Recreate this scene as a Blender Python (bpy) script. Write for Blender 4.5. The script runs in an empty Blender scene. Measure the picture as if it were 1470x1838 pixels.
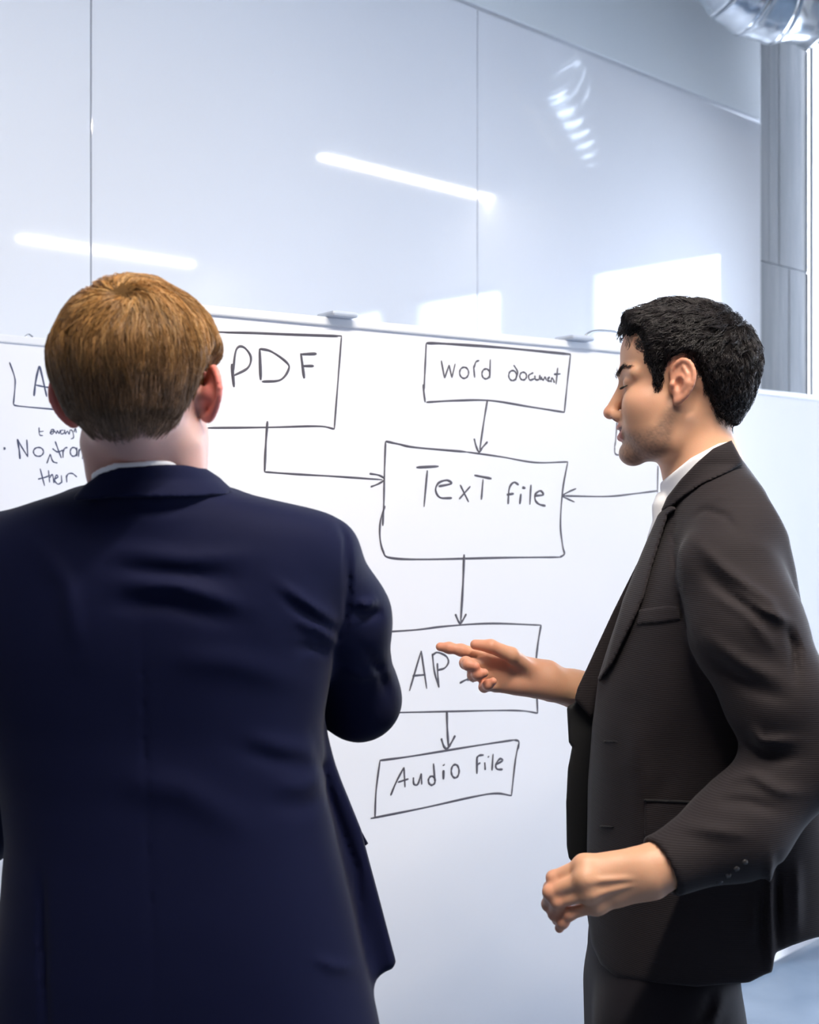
import bpy, bmesh, math, random
import numpy as np
from mathutils import Vector, Matrix

sc = bpy.context.scene
C = sc.collection
np.random.seed(7); random.seed(7)

# ------------------------------------------------------------------ camera
F = 2144.0                       # focal length in pixels of the 1470 x 1838 frame
CX, CY, EYE = 735.0, 888.0, 1.55
cam = bpy.data.cameras.new('camera'); cam_o = bpy.data.objects.new('camera', cam); C.objects.link(cam_o)
cam_o.location = (0, 0, EYE); cam_o.rotation_euler = (math.pi/2, 0, 0)
cam.sensor_fit = 'HORIZONTAL'; cam.sensor_width = 24.0; cam.lens = 24.0*F/1470.0
cam.shift_x = 0.0
cam.shift_y = (CY - 919.0)/1838.0*1838.0/1470.0
cam.dof.use_dof = True; cam.dof.focus_distance = 1.9; cam.dof.aperture_fstop = 4.5
cam.clip_start = 0.05
sc.camera = cam_o

# ------------------------------------------------------------------ world, exposure
world = bpy.data.worlds.new('sky'); sc.world = world; world.use_nodes = True
wb = world.node_tree.nodes['Background']
wb.inputs[0].default_value = (0.80, 0.865, 1.0, 1); wb.inputs[1].default_value = 11.0
sc.view_settings.view_transform = 'Standard'; sc.view_settings.look = 'None'
sc.view_settings.exposure = 0.60; sc.view_settings.gamma = 1.0; sc.view_settings.use_curve_mapping = False
sc.cycles.max_bounces = 8; sc.cycles.diffuse_bounces = 5; sc.cycles.glossy_bounces = 4
sc.cycles.transparent_max_bounces = 8; sc.cycles.sample_clamp_indirect = 6.0
sc.cycles.caustics_reflective = False; sc.cycles.caustics_refractive = False

# ------------------------------------------------------------------ room frame
Z0 = 3.8                                         # distance of the back wall along the view axis
TH = math.radians(43.15)
D = np.array([math.cos(TH), math.sin(TH), 0.0])  # along the back wall, to the right
N = np.array([math.sin(TH), -math.cos(TH), 0.0]) # out of the back wall, into the room
UP = np.array([0, 0, 1.0])
W0 = np.array([0, Z0, 0.0])
S_END, S_WIN = 2.117, 2.575                      # end of the wall panels, plane of the window wall
S_LEFT, DEPTH, CEIL = -4.4, 7.6, 4.05
LAMP_Z = 3.30
def room(s, n, z):                               # wall coordinates -> world
    return W0 + D*s + N*n + UP*z
def at(x, y, Y):                                 # pixel at depth Y -> world point
    return np.array([(x-CX)/F*Y, Y, EYE + (CY-y)/F*Y])
SUN_DIR = None
def sun_light():
    l = bpy.data.lights.new('sun', 'SUN'); l.energy = 8.0; l.angle = math.radians(1.5); l.color = (1.0, 0.97, 0.93)
    o = bpy.data.objects.new('sun', l); C.objects.link(o)
    to = Vector(tuple(D*0.62 + N*0.50 + UP*0.55)); o.rotation_euler = to.to_track_quat('Z', 'Y').to_euler()
sun_light()
WINDOWS = [(0.0, 0.19), (0.498, 1.376), (1.978, 2.793), (3.034, 3.79), (4.25, 5.05), (5.40, 6.20), (6.50, 7.30)]
WIN_LO, WIN_HI = 0.35, 2.80
def win_hi(a): return 3.85 if a < .1 else WIN_HI
def portals():
    for a, b in WINDOWS:
        l = bpy.data.lights.new('window_portal', 'AREA'); l.shape = 'RECTANGLE'; l.size = b-a; l.size_y = win_hi(a)-WIN_LO
        l.cycles.is_portal = True
        o = bpy.data.objects.new('window_portal', l); C.objects.link(o)
        o.location = room(S_WIN+0.02, (a+b)/2, (WIN_LO+win_hi(a))/2)
        M = Matrix((tuple(N), tuple(UP), tuple(np.cross(N, UP)))).transposed()
        if (M.col[2]).dot(Vector(tuple(D))) < 0: M = Matrix((tuple(-N), tuple(UP), tuple(np.cross(-N, UP)))).transposed()
        o.rotation_euler = M.to_euler()
portals()

# ------------------------------------------------------------------ materials
def mat(name, color=(.8,.8,.8), rough=.5, **kw):
    m = bpy.data.materials.new(name); m.use_nodes = True
    b = m.node_tree.nodes['Principled BSDF']
    b.inputs['Base Color'].default_value = (*color, 1); b.inputs['Roughness'].default_value = rough
    for k, v in kw.items(): b.inputs[k].default_value = v
    return m
def nn(m, t, **kw):
    n = m.node_tree.nodes.new(t)
    for k, v in kw.items(): setattr(n, k, v)
    return n
def lk(m, a, b): m.node_tree.links.new(a, b)
def bsdf(m): return m.node_tree.nodes['Principled BSDF']
def noise_mix(m, c1, c2, scale=5.0, detail=4.0, stretch=(1,1,1), lo=.35, hi=.65, bump=0.0, bscale=None):
    tc = nn(m, 'ShaderNodeTexCoord'); mp = nn(m, 'ShaderNodeMapping'); mp.inputs['Scale'].default_value = stretch
    lk(m, tc.outputs['Object'], mp.inputs[0])
    no = nn(m, 'ShaderNodeTexNoise'); no.inputs['Scale'].default_value = scale; no.inputs['Detail'].default_value = detail
    lk(m, mp.outputs[0], no.inputs['Vector'])
    r = nn(m, 'ShaderNodeValToRGB'); r.color_ramp.elements[0].position = lo; r.color_ramp.elements[1].position = hi
    r.color_ramp.elements[0].color = (*c1, 1); r.color_ramp.elements[1].color = (*c2, 1)
    lk(m, no.outputs['Fac'], r.inputs[0]); lk(m, r.outputs[0], bsdf(m).inputs['Base Color'])
    if bump:
        bp = nn(m, 'ShaderNodeBump'); bp.inputs['Strength'].default_value = bump; bp.inputs['Distance'].default_value = .01
        src = no
        if bscale:
            src = nn(m, 'ShaderNodeTexNoise'); src.inputs['Scale'].default_value = bscale; lk(m, mp.outputs[0], src.inputs['Vector'])
        lk(m, src.outputs['Fac'], bp.inputs['Height']); lk(m, bp.outputs[0], bsdf(m).inputs['Normal'])
    return m
def cloth(name, c, wscale=900.0, rib=None, sheen=.25, var=.25):
    m = mat(name, c, .75); b = bsdf(m)
    b.inputs['Sheen Weight'].default_value = sheen; b.inputs['Sheen Roughness'].default_value = .4
    b.inputs['Specular IOR Level'].default_value = .12
    tc = nn(m, 'ShaderNodeTexCoord')
    no = nn(m, 'ShaderNodeTexNoise'); no.inputs['Scale'].default_value = wscale; no.inputs['Detail'].default_value = 2
    lk(m, tc.outputs['Object'], no.inputs['Vector'])
    mx = nn(m, 'ShaderNodeMix', data_type='RGBA')
    mx.inputs['A'].default_value = (*[x*(1-var) for x in c], 1); mx.inputs['B'].default_value = (*[x*(1+var) for x in c], 1)
    lk(m, no.outputs['Fac'], mx.inputs['Factor']); lk(m, mx.outputs['Result'], b.inputs['Base Color'])
    bp = nn(m, 'ShaderNodeBump'); bp.inputs['Strength'].default_value = .12; bp.inputs['Distance'].default_value = .002
    if rib:
        wv = nn(m, 'ShaderNodeTexWave', bands_direction='Z'); wv.inputs['Scale'].default_value = rib; wv.inputs['Distortion'].default_value = .6
        wv.inputs['Detail'].default_value = 1
        lk(m, tc.outputs['Object'], wv.inputs['Vector']); lk(m, wv.outputs['Fac'], bp.inputs['Height']); bp.inputs['Strength'].default_value = .25
    else:
        lk(m, no.outputs['Fac'], bp.inputs['Height'])
    lk(m, bp.outputs[0], b.inputs['Normal'])
    return m

M = {}
M['panel'] = mat('gloss_white_panel', (.84,.87,.92), .045, **{'Specular IOR Level': 1.0})
M['upper'] = mat('upper_white_wall', (.80,.85,.88), .35)
M['board'] = noise_mix(mat('whiteboard_enamel', (.88,.89,.91), .16), (.835,.855,.91), (.855,.87,.92), 3, 3)
M['alu'] = mat('aluminium_trim', (.72,.75,.80), .35, Metallic=.6)
M['joint'] = mat('grey_joint', (.42,.47,.54), .6)
M['plaster'] = noise_mix(mat('plaster', (.85,.86,.88), .7), (.84,.85,.87), (.88,.88,.89), 2)
M['dimwall'] = noise_mix(mat('grey_plaster', (.3,.3,.32), .85), (.14,.14,.15), (.17,.17,.18), 2)
M['ceil'] = noise_mix(mat('raw_ceiling', (.42,.43,.45), .85), (.60,.61,.63), (.68,.69,.70), 3)
M['concrete'] = noise_mix(mat('board_marked_concrete', (.42,.45,.50), .8), (.17,.185,.205), (.27,.285,.305), 2.2, 6, (6,6,.5), .3, .7, .25, 30)
M['floor'] = noise_mix(mat('polished_concrete_floor', (.3,.4,.5), .42), (.08,.12,.18), (.15,.20,.27), 3.5, 8, (1,1,1), .3, .7)
M['galv'] = noise_mix(mat('galvanised_steel', (.7,.74,.78), .22, Metallic=1.0), (.62,.66,.70), (.80,.84,.87), 9, 3)
M['lampbody'] = mat('lamp_housing', (.75,.75,.76), .4)
M['tab'] = mat('grey_plastic_tab', (.52,.58,.68), .4)
M['wire'] = mat('steel_wire', (.55,.58,.62), .25, Metallic=.9)
M['ink'] = mat('dry_marker_ink', (.075,.07,.09), .5)
M['inkblue'] = mat('blue_black_marker_ink', (.05,.065,.13), .5)
M['navy'] = cloth('navy_wool', (.0034,.0050,.0270), 1400, None, .04)
M['navyseam'] = cloth('navy_seam', (.006,.008,.03), 1400, None, .05)
M['charcoal'] = cloth('charcoal_ribbed_wool', (.023,.0188,.0205), 1200, 120.0, .05)
M['trouser_navy'] = cloth('navy_trouser', (.005,.007,.03), 1200, None, .04)
M['trouser_dark'] = cloth('charcoal_trouser', (.013,.011,.014), 1200, None, .04)
M['lining'] = mat('black_lining', (.004,.004,.005), .7)
M['slit'] = mat('dark_buttonhole', (.006,.005,.006), .8)
M['shirt'] = cloth('white_shirt', (.82,.82,.85), 1500, None, .1, .04)
M['shoe'] = mat('black_leather', (.012,.011,.011), .35)
M['button'] = mat('dark_button', (.03,.028,.03), .25)

def vcol_mat(name, attr, rough=.5, sss=0.0, spec=.5, bump=None):
    m = mat(name, (.5,.5,.5), rough); b = bsdf(m)
    a = nn(m, 'ShaderNodeAttribute', attribute_name=attr); lk(m, a.outputs['Color'], b.inputs['Base Color'])
    b.inputs['Specular IOR Level'].default_value = spec
    if sss:
        b.inputs['Subsurface Weight'].default_value = sss; b.inputs['Subsurface Radius'].default_value = (1.0, .35, .2)
        b.inputs['Subsurface Scale'].default_value = .006
    if bump:
        no = nn(m, 'ShaderNodeTexNoise'); no.inputs['Scale'].default_value = bump; tc = nn(m, 'ShaderNodeTexCoord')
        lk(m, tc.outputs['Object'], no.inputs['Vector']); bp = nn(m, 'ShaderNodeBump'); bp.inputs['Strength'].default_value = .08
        bp.inputs['Distance'].default_value = .002; lk(m, no.outputs['Fac'], bp.inputs['Height']); lk(m, bp.outputs[0], b.inputs['Normal'])
    return m
M['skin'] = vcol_mat('skin', 'tint', .48, .25, .4, 700)
M['hair'] = vcol_mat('hair_strands', 'tint', .36, 0, .35)
M['hairbase'] = vcol_mat('hair_mass', 'tint', .85, 0, .1)
M['eye'] = vcol_mat('eye_surface', 'tint', .12)

# ------------------------------------------------------------------ object helpers
def tag(o, label=None, cat=None, group=None, kind=None):
    if label: o['label'] = label
    if cat: o['category'] = cat
    if group: o['group'] = group
    if kind: o['kind'] = kind
    return o
def empty(name, loc=(0,0,0)):
    o = bpy.data.objects.new(name, None); C.objects.link(o); o.location = tuple(loc); return o
def link(name, me, m, parent=None, smooth=True):
    if smooth and len(me.polygons):
        me.polygons.foreach_set('use_smooth', np.ones(len(me.polygons), bool))
    o = bpy.data.objects.new(name, me); C.objects.link(o)
    if m: me.materials.append(m)
    if parent is not None:
        o.parent = parent
        o.matrix_parent_inverse = Matrix.Translation(-parent.location) if parent.parent is None else Matrix()
    return o
def mesh_np(name, V, Q):
    me = bpy.data.meshes.new(name); V = np.asarray(V, np.float32); Q = np.asarray(Q, np.int32)
    k = Q.shape[1]
    me.vertices.add(len(V)); me.vertices.foreach_set('co', V.ravel())
    me.loops.add(Q.size); me.loops.foreach_set('vertex_index', Q.ravel())
    me.polygons.add(len(Q)); me.polygons.foreach_set('loop_start', np.arange(0, Q.size, k, dtype=np.int32))
    me.polygons.foreach_set('loop_total', np.full(len(Q), k, np.int32))
    me.update(calc_edges=True); me.validate()
    return me
def set_tint(me, cols):
    a = me.color_attributes.new('tint', 'FLOAT_COLOR', 'POINT')
    c = np.ones((len(me.vertices), 4), np.float32); c[:, :3] = cols; a.data.foreach_set('color', c.ravel())
def box_bm(bm, corner_fn, s0, s1, n0, n1, z0, z1):
    vs = [bm.verts.new(tuple(corner_fn(s, n, z))) for s in (s0,s1) for n in (n0,n1) for z in (z0,z1)]
    for f in ((0,1,3,2),(4,6,7,5),(0,4,5,1),(2,3,7,6),(0,2,6,4),(1,5,7,3)): bm.faces.new([vs[i] for i in f])
def boxes(name, fn, lst, m, parent=None, bevel=0.0):
    bm = bmesh.new()
    for b in lst: box_bm(bm, fn, *b)
    if bevel: bmesh.ops.bevel(bm, geom=list(bm.edges), offset=bevel, segments=2, affect='EDGES', profile=.5)
    bmesh.ops.recalc_face_normals(bm, faces=bm.faces)
    me = bpy.data.meshes.new(name); bm.to_mesh(me); bm.free()
    return link(name, me, m, parent, False)
def tube_mesh(name, pts, r, sides=10, closed=False):
    pts = np.asarray(pts, float); n = len(pts); r = np.broadcast_to(np.asarray(r, float), (n,))
    V = []; T = np.gradient(pts, axis=0); T /= np.linalg.norm(T, axis=1, keepdims=True)+1e-9
    u = np.cross(T[0], [0.13,0.37,0.92]); u /= np.linalg.norm(u)
    for i in range(n):
        u = u - T[i]*np.dot(u, T[i]); u /= np.linalg.norm(u); w = np.cross(T[i], u)
        for k in range(sides):
            a = 2*math.pi*k/sides; V.append(pts[i] + r[i]*(math.cos(a)*u + math.sin(a)*w))
    Q = [(i*sides+k, i*sides+(k+1)%sides, (i+1)*sides+(k+1)%sides, (i+1)*sides+k) for i in range(n-1) for k in range(sides)]
    me = mesh_np(name, V, Q)
    bm = bmesh.new(); bm.from_mesh(me); bmesh.ops.holes_fill(bm, edges=[e for e in bm.edges if e.is_boundary]); bm.to_mesh(me); bm.free()
    return me
def smooth_path(pts, n=40):
    P = np.asarray(pts, float); P = np.vstack([2*P[0]-P[1], P, 2*P[-1]-P[-2]]); out = []
    k = len(P)-3
    for t in np.linspace(0, k-1e-6, n):
        i = int(t); f = t-i; a, b, c, d = P[i:i+4]
        out.append(.5*((2*b)+(-a+c)*f+(2*a-5*b+4*c-d)*f*f+(-a+3*b-3*c+d)*f**3))
    return np.array(out)
# ------------------------------------------------------------------ the room
g = boxes('floor', room, [(S_LEFT-.2, S_WIN+2.5, -.2, DEPTH+.2, -.1, 0)], M['floor']); tag(g, kind='structure')
g = boxes('ceiling', room, [(S_LEFT-.2, S_WIN+.2, -.2, DEPTH+.2, CEIL, CEIL+.1)], M['ceil']); tag(g, kind='structure')
g = boxes('wall_left', room, [(S_LEFT-.2, S_LEFT, -.2, DEPTH+.2, 0, CEIL)], M['dimwall']); tag(g, kind='structure')
g = boxes('wall_front', room, [(S_LEFT-.2, S_WIN+.2, DEPTH, DEPTH+.2, 0, CEIL)], M['dimwall']); tag(g, kind='structure')
wb_ = boxes('wall_back', room, [(S_LEFT-.2, S_END, -.2, -.016, 0, CEIL)], M['joint']); tag(wb_, kind='structure')
SEAM_Z = 3.19
seams = [-3.95, -2.53, -1.111, .313, S_END]
for a, b in zip(seams[:-1], seams[1:]):
    boxes('wall_panel', room, [(a+.002, b-.002, -.016, 0, .02, SEAM_Z-.009)], M['panel'], wb_, .0015)
for a, b in ((-3.95, -1.111), (-1.111, S_END)):
    boxes('upper_panel', room, [(a+.002, b-.002, -.016, -.004, SEAM_Z+.009, CEIL)], M['upper'], wb_, .0015)
boxes('trim_strip', room, [(-3.95, S_END, -.016, -.006, SEAM_Z-.009, SEAM_Z+.009)], M['alu'], wb_)
boxes('edge_strip', room, [(S_END, S_END+.014, -.10, -.012, 0, CEIL)], M['alu'], wb_)

# concrete pillar at the end of the panelled wall: cast in lifts with board marks
pil = boxes('pillar', room, [(S_END+.02, S_WIN+.0, -.32, -.03, 0, CEIL)], M['joint']); tag(pil, 'grey board-marked concrete pillar at the end of the white panelled wall', 'pillar')
lifts = [0.0, 1.30, 2.585, 3.62, CEIL]
for i, (z0, z1) in enumerate(zip(lifts[:-1], lifts[1:])):
    bm = bmesh.new(); k = 5
    for j in range(k):
        s0 = S_END+.015 + (S_WIN-S_END-.015)*j/k; s1 = S_END+.015 + (S_WIN-S_END-.015)*(j+1)/k
        box_bm(bm, room, s0, s1-.0004, -.031, -.022 + .0011*math.sin(i*2.1+j*1.7), z0+.003, z1-.003)
    bmesh.ops.recalc_face_normals(bm, faces=bm.faces)
    me = bpy.data.meshes.new('concrete_lift'); bm.to_mesh(me); bm.free(); link('concrete_lift', me, M['concrete'], pil, False)

# window wall on the right
pieces = []; prev = -.02
for a, b in WINDOWS:
    pieces.append((S_WIN, S_WIN+.2, prev, a, 0, CEIL)); pieces.append((S_WIN, S_WIN+.2, a, b, 0, WIN_LO)); pieces.append((S_WIN, S_WIN+.2, a, b, win_hi(a), CEIL)); prev = b
pieces.append((S_WIN, S_WIN+.2, prev, DEPTH+.2, 0, CEIL))
g = boxes('wall_right', room, pieces, M['plaster']); tag(g, kind='structure')
gm = bpy.data.materials.new('window_glass'); gm.use_nodes = True; nt = gm.node_tree; nt.nodes.clear()
o_ = nt.nodes.new('ShaderNodeOutputMaterial'); mx = nt.nodes.new('ShaderNodeMixShader'); tr = nt.nodes.new('ShaderNodeBsdfTransparent'); gl = nt.nodes.new('ShaderNodeBsdfGlossy'); fr = nt.nodes.new('ShaderNodeFresnel')
gl.inputs['Roughness'].default_value = .02; fr.inputs['IOR'].default_value = 1.3; tr.inputs['Color'].default_value = (.96,.98,1,1)
nt.links.new(fr.outputs[0], mx.inputs[0]); nt.links.new(tr.outputs[0], mx.inputs[1]); nt.links.new(gl.outputs[0], mx.inputs[2]); nt.links.new(mx.outputs[0], o_.inputs[0])
for i, (a, b) in enumerate(WINDOWS):
    w = empty('window_%d' % (i+1), room(S_WIN+.1, (a+b)/2, WIN_LO)); tag(w, kind='structure')
    e = .035 if a > .1 else .012; hi = win_hi(a)
    boxes('window_frame', room, [(S_WIN+.08, S_WIN+.13, a, a+e, WIN_LO, hi), (S_WIN+.08, S_WIN+.13, b-e, b, WIN_LO, hi), (S_WIN+.08, S_WIN+.13, a+e, b-e, WIN_LO, WIN_LO+e), (S_WIN+.08, S_WIN+.13, a+e, b-e, hi-e, hi)], M['alu'], w)
    boxes('pane', room, [(S_WIN+.10, S_WIN+.106, a+e, b-e, WIN_LO+e, hi-e)], gm, w)

# linear lamps under the ceiling (seen only as streaks in the glossy panels)
def emit(name, c, s):
    m = bpy.data.materials.new(name); m.use_nodes = True; b = bsdf(m)
    b.inputs['Base Color'].default_value = (*c, 1); b.inputs['Emission Color'].default_value = (*c, 1); b.inputs['Emission Strength'].default_value = s
    return m
def wall_sn(p):
    p = np.array(p) - W0; return p.dot(D), p.dot(N)
M['lampglow'] = emit('lamp_diffuser', (1.0, .96, .90), 16.0)
def linear_lamp(s0, s1, n, label, glow=True, watts=4):
    t = empty('linear_lamp', room((s0+s1)/2, n, LAMP_Z)); tag(t, label, 'lamp', 'linear ceiling lamps')
    boxes('housing', room, [(s0, s1, n-.045, n+.045, LAMP_Z+.012, LAMP_Z+.08)], M['lampbody'], t, .004)
    boxes('diffuser', room, [(s0+.01, s1-.01, n-.026, n+.026, LAMP_Z, LAMP_Z+.012)], M['lampglow'], t)
    for s in (s0+.2, s1-.2):
        boxes('suspension_rod', room, [(s-.004, s+.004, n-.004, n+.004, LAMP_Z+.08, CEIL)], M['alu'], t)
    l = bpy.data.lights.new('lamp_light', 'AREA'); l.shape = 'RECTANGLE'; l.size = s1-s0-.02; l.size_y = .07; l.energy = watts; l.color = (1.0, .90, .78)
    o = bpy.data.objects.new('lamp_light', l); C.objects.link(o); o.location = room((s0+s1)/2, n, LAMP_Z-.004)
    o.rotation_euler = (0, 0, TH)
s0, n0 = wall_sn((2.356, 3.18, 0))
linear_lamp(s0, s0+1.74, 2.06, 'linear lamp hung nearest the panelled wall')
s1, n1 = wall_sn((4.11, .78, 0))
linear_lamp(s1+.09, s1+1.50, 5.0, 'linear lamp hung far from the panelled wall')
s2, n2 = wall_sn((.50, .72, 0))
linear_lamp(s2-.8, s2+.8, n2, 'linear lamp hung above the two men', watts=64)

# galvanised duct: a gored elbow hanging at the top right
def duct():
    t = empty('duct', at(1410, -100, 4.3)); tag(t, 'shiny galvanised ribbed ventilation duct bend at the top right', 'duct')
    c0 = at(1394, -112, 4.3); ux = np.array([math.cos(.25), math.sin(.25), 0]); Rp, r = .205, .160
    def gore(a0, a1, k=9):
        q = []; rr = []
        for u in np.linspace(0, 1, k):
            a = a0+(a1-a0)*u; q.append(c0 + ux*(-Rp*math.cos(a)) + UP*(-Rp*math.sin(a))); rr.append(r + .011*abs(math.cos(math.pi*u))**7 + .004*math.sin(math.pi*u))
        return np.array(q), np.array(rr)
    g0 = np.radians([-14, 8, 30, 52, 70, 90])
    for a0, a1 in zip(g0[:-1], g0[1:]):
        q, rr = gore(a0, a1); link('duct_segment', tube_mesh('duct_segment', q, rr, 56), M['galv'], t)
    end = c0 + UP*(-Rp)
    for k in range(6):
        q = np.array([end + ux*(.16*k + .16*u) for u in np.linspace(0, 1, 9)]); rr = r + .011*np.abs(np.cos(math.pi*np.linspace(0, 1, 9)))**7
        link('duct_segment', tube_mesh('duct_segment', q, rr, 56), M['galv'], t)
    top = c0 + ux*(-Rp*math.cos(g0[0])) + UP*(-Rp*math.sin(g0[0]))
    q = np.array([top + UP*u for u in np.linspace(0, max(.05, CEIL-top[2]), 6)]); link('duct_segment', tube_mesh('duct_segment', q, r, 56), M['galv'], t)
duct()
# ------------------------------------------------------------------ whiteboards
BOARD_TOP = EYE + .34
class Board:
    def __init__(s, name, label, origin, direction, l0, l1, top=BOARD_TOP):
        s.o = np.array([origin[0], origin[1], 0.0]); d = np.array([direction[0], direction[1], 0.0]); s.d = d/np.linalg.norm(d)
        s.n = np.array([s.d[1], -s.d[0], 0.0])
        s.root = empty(name, s.w((l0+l1)/2, 0, 0)); tag(s.root, label, 'whiteboard', 'free-standing whiteboards')
        boxes('panel', s.w, [(l0, l1, -.022, 0, .02, top-.016)], M['board'], s.root, .001)
        boxes('top_rail', s.w, [(l0-.004, l1+.004, -.027, .006, top-.017, top)], M['alurail'], s.root, .003)
        for l in (l0, l1):
            boxes('side_rail', s.w, [(l-.008, l+.008, -.026, .004, .02, top-.017)], M['alurail'], s.root, .002)
        for l in (l0+.1, l1-.1):
            boxes('foot', s.w, [(l-.02, l+.02, -.03, .008, 0, .02)], M['alu'], s.root, .002)
    def w(s, l, n, z): return s.o + s.d*l + s.n*n + UP*z
    def hit(s, x, y):                                   # pixel ray -> point on the board face
        r = np.array([(x-CX)/F, 1.0, (CY-y)/F]); t = s.o.dot(s.n)/r.dot(s.n); return np.array([0,0,EYE]) + r*t
    def stroke(s, lines, name, label, width=4.2, m='ink'):
        V = []; Q = []
        for ln in lines:
            wd = width
            if isinstance(ln, tuple) and isinstance(ln[1], (int, float)) and isinstance(ln[0], list): ln, wd = ln
            ln = [p for p in ln]
            p2 = smooth_path([(x, y, 0) for x, y in ln], max(8, 7*len(ln)))[:, :2] if len(ln) > 2 else np.linspace(ln[0], ln[1], 8)
            W = np.array([s.hit(x, y) for x, y in p2]); Y = W[:, 1].mean(); hw = wd*.5/F*Y
            T = np.gradient(W, axis=0); T /= np.linalg.norm(T, axis=1, keepdims=True)+1e-9
            B = np.cross(T, s.n); k0 = len(V)
            for i in range(len(W)):
                f = 1.0 + .16*math.sin(i*.55+k0)
                if i in (0, len(W)-1): f *= .6
                for h, e in ((.0003, 1.0), (.0009, .6)): 
                    V.append(W[i]+B[i]*hw*f*e + s.n*h); V.append(W[i]-B[i]*hw*f*e + s.n*h)
            for i in range(len(W)-1):
                a = k0+4*i; b = a+4
                Q += [(a, a+2, b+2, b), (a+2, a+3, b+3, b+2), (a+3, a+1, b+1, b+3)]
        o = link(name, mesh_np(name, V, Q), M[m], s.root, False); tag(o, label); return o
M['alurail'] = mat('pale_rail', (.80,.82,.86), .3, **{'Specular IOR Level': .6})
def ring(cx, cy, rx, ry, a0=-100, a1=270, n=12, tilt=0):
    return [(cx+rx*math.cos(math.radians(a))*1.0+tilt*math.sin(math.radians(a)), cy+ry*math.sin(math.radians(a))) for a in np.linspace(a0, a1, n)]

Bc = Board('whiteboard', 'large whiteboard between the two men with the PDF, text file and audio file flow chart', (-.365, 2.145), (.841, .575), -.135, 1.345)
def L(*p): return list(p)
Bc.stroke([L((330,592),(395,596),(480,598),(613,603)), L((613,603),(607,680),(600,770)), L((600,770),(570,765),(480,767),(370,768)), (L((400,597),(480,600),(606,605)),2)], 'drawn_box', 'hand drawn box around the word PDF', 3.4)
Bc.stroke([(L((416,653),(420,695)),5.5), L((418,669),(424,628),(437,623),(450,640),(445,660),(420,674)), (L((466,626),(468,682)),5.5), L((466,626),(487,631),(514,650),(518,663),(503,682),(470,685)), (L((540,634),(546,679)),5.5), (L((540,636),(568,635)),5), (L((543,657),(563,657)),4.5)], 'handwriting', 'handwritten word PDF', 4.2)
Bc.stroke([(L((480,756),(477,800),(475,847)),4.5), L((475,847),(530,851),(600,855),(686,861)), L((663,850),(680,853),(690,860),(680,868),(665,874))], 'drawn_arrow', 'drawn arrow from PDF to text file', 3.4)
Bc.stroke([(L((765,616),(800,617),(900,624),(1024,636)),4.6), L((1024,636),(1018,690),(1013,740)), L((1013,740),(950,730),(880,719),(820,719),(765,722)), L((765,616),(763,660),(761,700)), L((759,690),(763,722))], 'drawn_box', 'hand drawn box around word document', 3.6)
Bc.stroke([L((792,647),(798,679)), L((798,679),(806,655)), L((806,655),(811,678)), L((811,678),(817,653)), ring(833,669,8,10), L((850,656),(852,678)), L((851,660),(854,650),(860,647)), ring(872,671,7,9), L((880,645),(879,679))], 'handwriting', 'handwritten word word', 3.2)
Bc.stroke([ring(920,674,7,9), L((922,655),(929,668),(925,683)), ring(939,675,6,7), L((957,669),(949,674),(951,682),(959,680)), L((960,674),(961,681),(967,681),(969,674),(970,682)), L((971,682),(972,676)), L((972,678),(975,682),(978,677),(981,683)), L((982,680),(986,677),(983,683),(988,684)), L((989,686),(990,679),(993,681),(995,687)), L((1001,660),(998,690)), L((994,672),(1006,671))], 'handwriting', 'handwritten word document', 3.2)
Bc.stroke([L((875,717),(868,760),(861,808)), L((851,787),(855,802),(860,811),(866,803),(875,793))], 'drawn_arrow', 'drawn arrow from word document down to text file', 3.8)
Bc.stroke([L((692,792),(715,797),(745,803),(836,811)), (L((836,811),(900,820),(960,830),(1019,829)),3), L((1019,829),(1010,880),(1006,940),(1010,980),(1013,994),(1005,1000)), L((1005,1000),(900,1001),(760,1004),(700,1001),(688,990),(682,965),(683,935),(691,908)), L((692,792),(690,850),(689,900),(687,944))], 'drawn_box', 'hand drawn box around text file', 3.8)
Bc.stroke([(L((747,839),(787,837)),4.5), L((767,844),(761,910)), L((787,873),(810,868),(802,862),(787,867),(782,880),(790,893),(811,894)), L((826,870),(841,901)), L((844,873),(824,896)), (L((851,853),(882,859)),4.5), L((867,860),(864,897))], 'handwriting', 'handwritten word text', 4.0)
Bc.stroke([L((931,870),(922,866),(914,877),(912,905)), L((909,888),(922,886)), (L((935,886),(933,905)),4.5), (L((937,875),(943,876)),4.5), L((953,870),(951,906)), L((960,890),(975,888),(970,881),(961,887),(961,898),(968,905),(979,908))], 'handwriting', 'handwritten word file in the text file box', 4.0)
Bc.stroke([L((1180,881),(1140,886),(1090,891),(1010,890)), L((1034,877),(1020,883),(1010,890),(1018,895),(1031,901)), L((1181,836),(1180,884))], 'drawn_arrow', 'drawn arrow pointing left to text file', 3.0)
Bc.stroke([L((1108,752),(1105,790),(1103,803)), L((1103,803),(1105,815),(1120,817),(1180,820))], 'drawn_box', 'hand drawn box half hidden by the man in charcoal', 3.0)
Bc.stroke([(L((833,995),(831,1050),(827,1115)),5), L((817,1102),(826,1118),(837,1102))], 'drawn_arrow', 'drawn arrow from text file down to API', 4.4)
Bc.stroke([L((640,1137),(740,1131),(800,1124),(880,1119),(971,1122)), (L((971,1122),(965,1160),(962,1200),(965,1280)),4.2), (L((965,1280),(940,1276),(900,1275),(800,1277),(660,1280)),3)], 'drawn_box', 'hand drawn box around API', 3.4)
Bc.stroke([L((735,1240),(756,1168)), L((756,1168),(766,1236)), L((740,1213),(764,1211)), L((776,1173),(780,1206),(788,1234)), L((788,1234),(786,1215),(785,1190)), L((776,1176),(785,1171),(800,1177),(805,1188),(798,1199),(784,1203)),], 'handwriting', 'handwritten letters A and P', 3.6)
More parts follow.
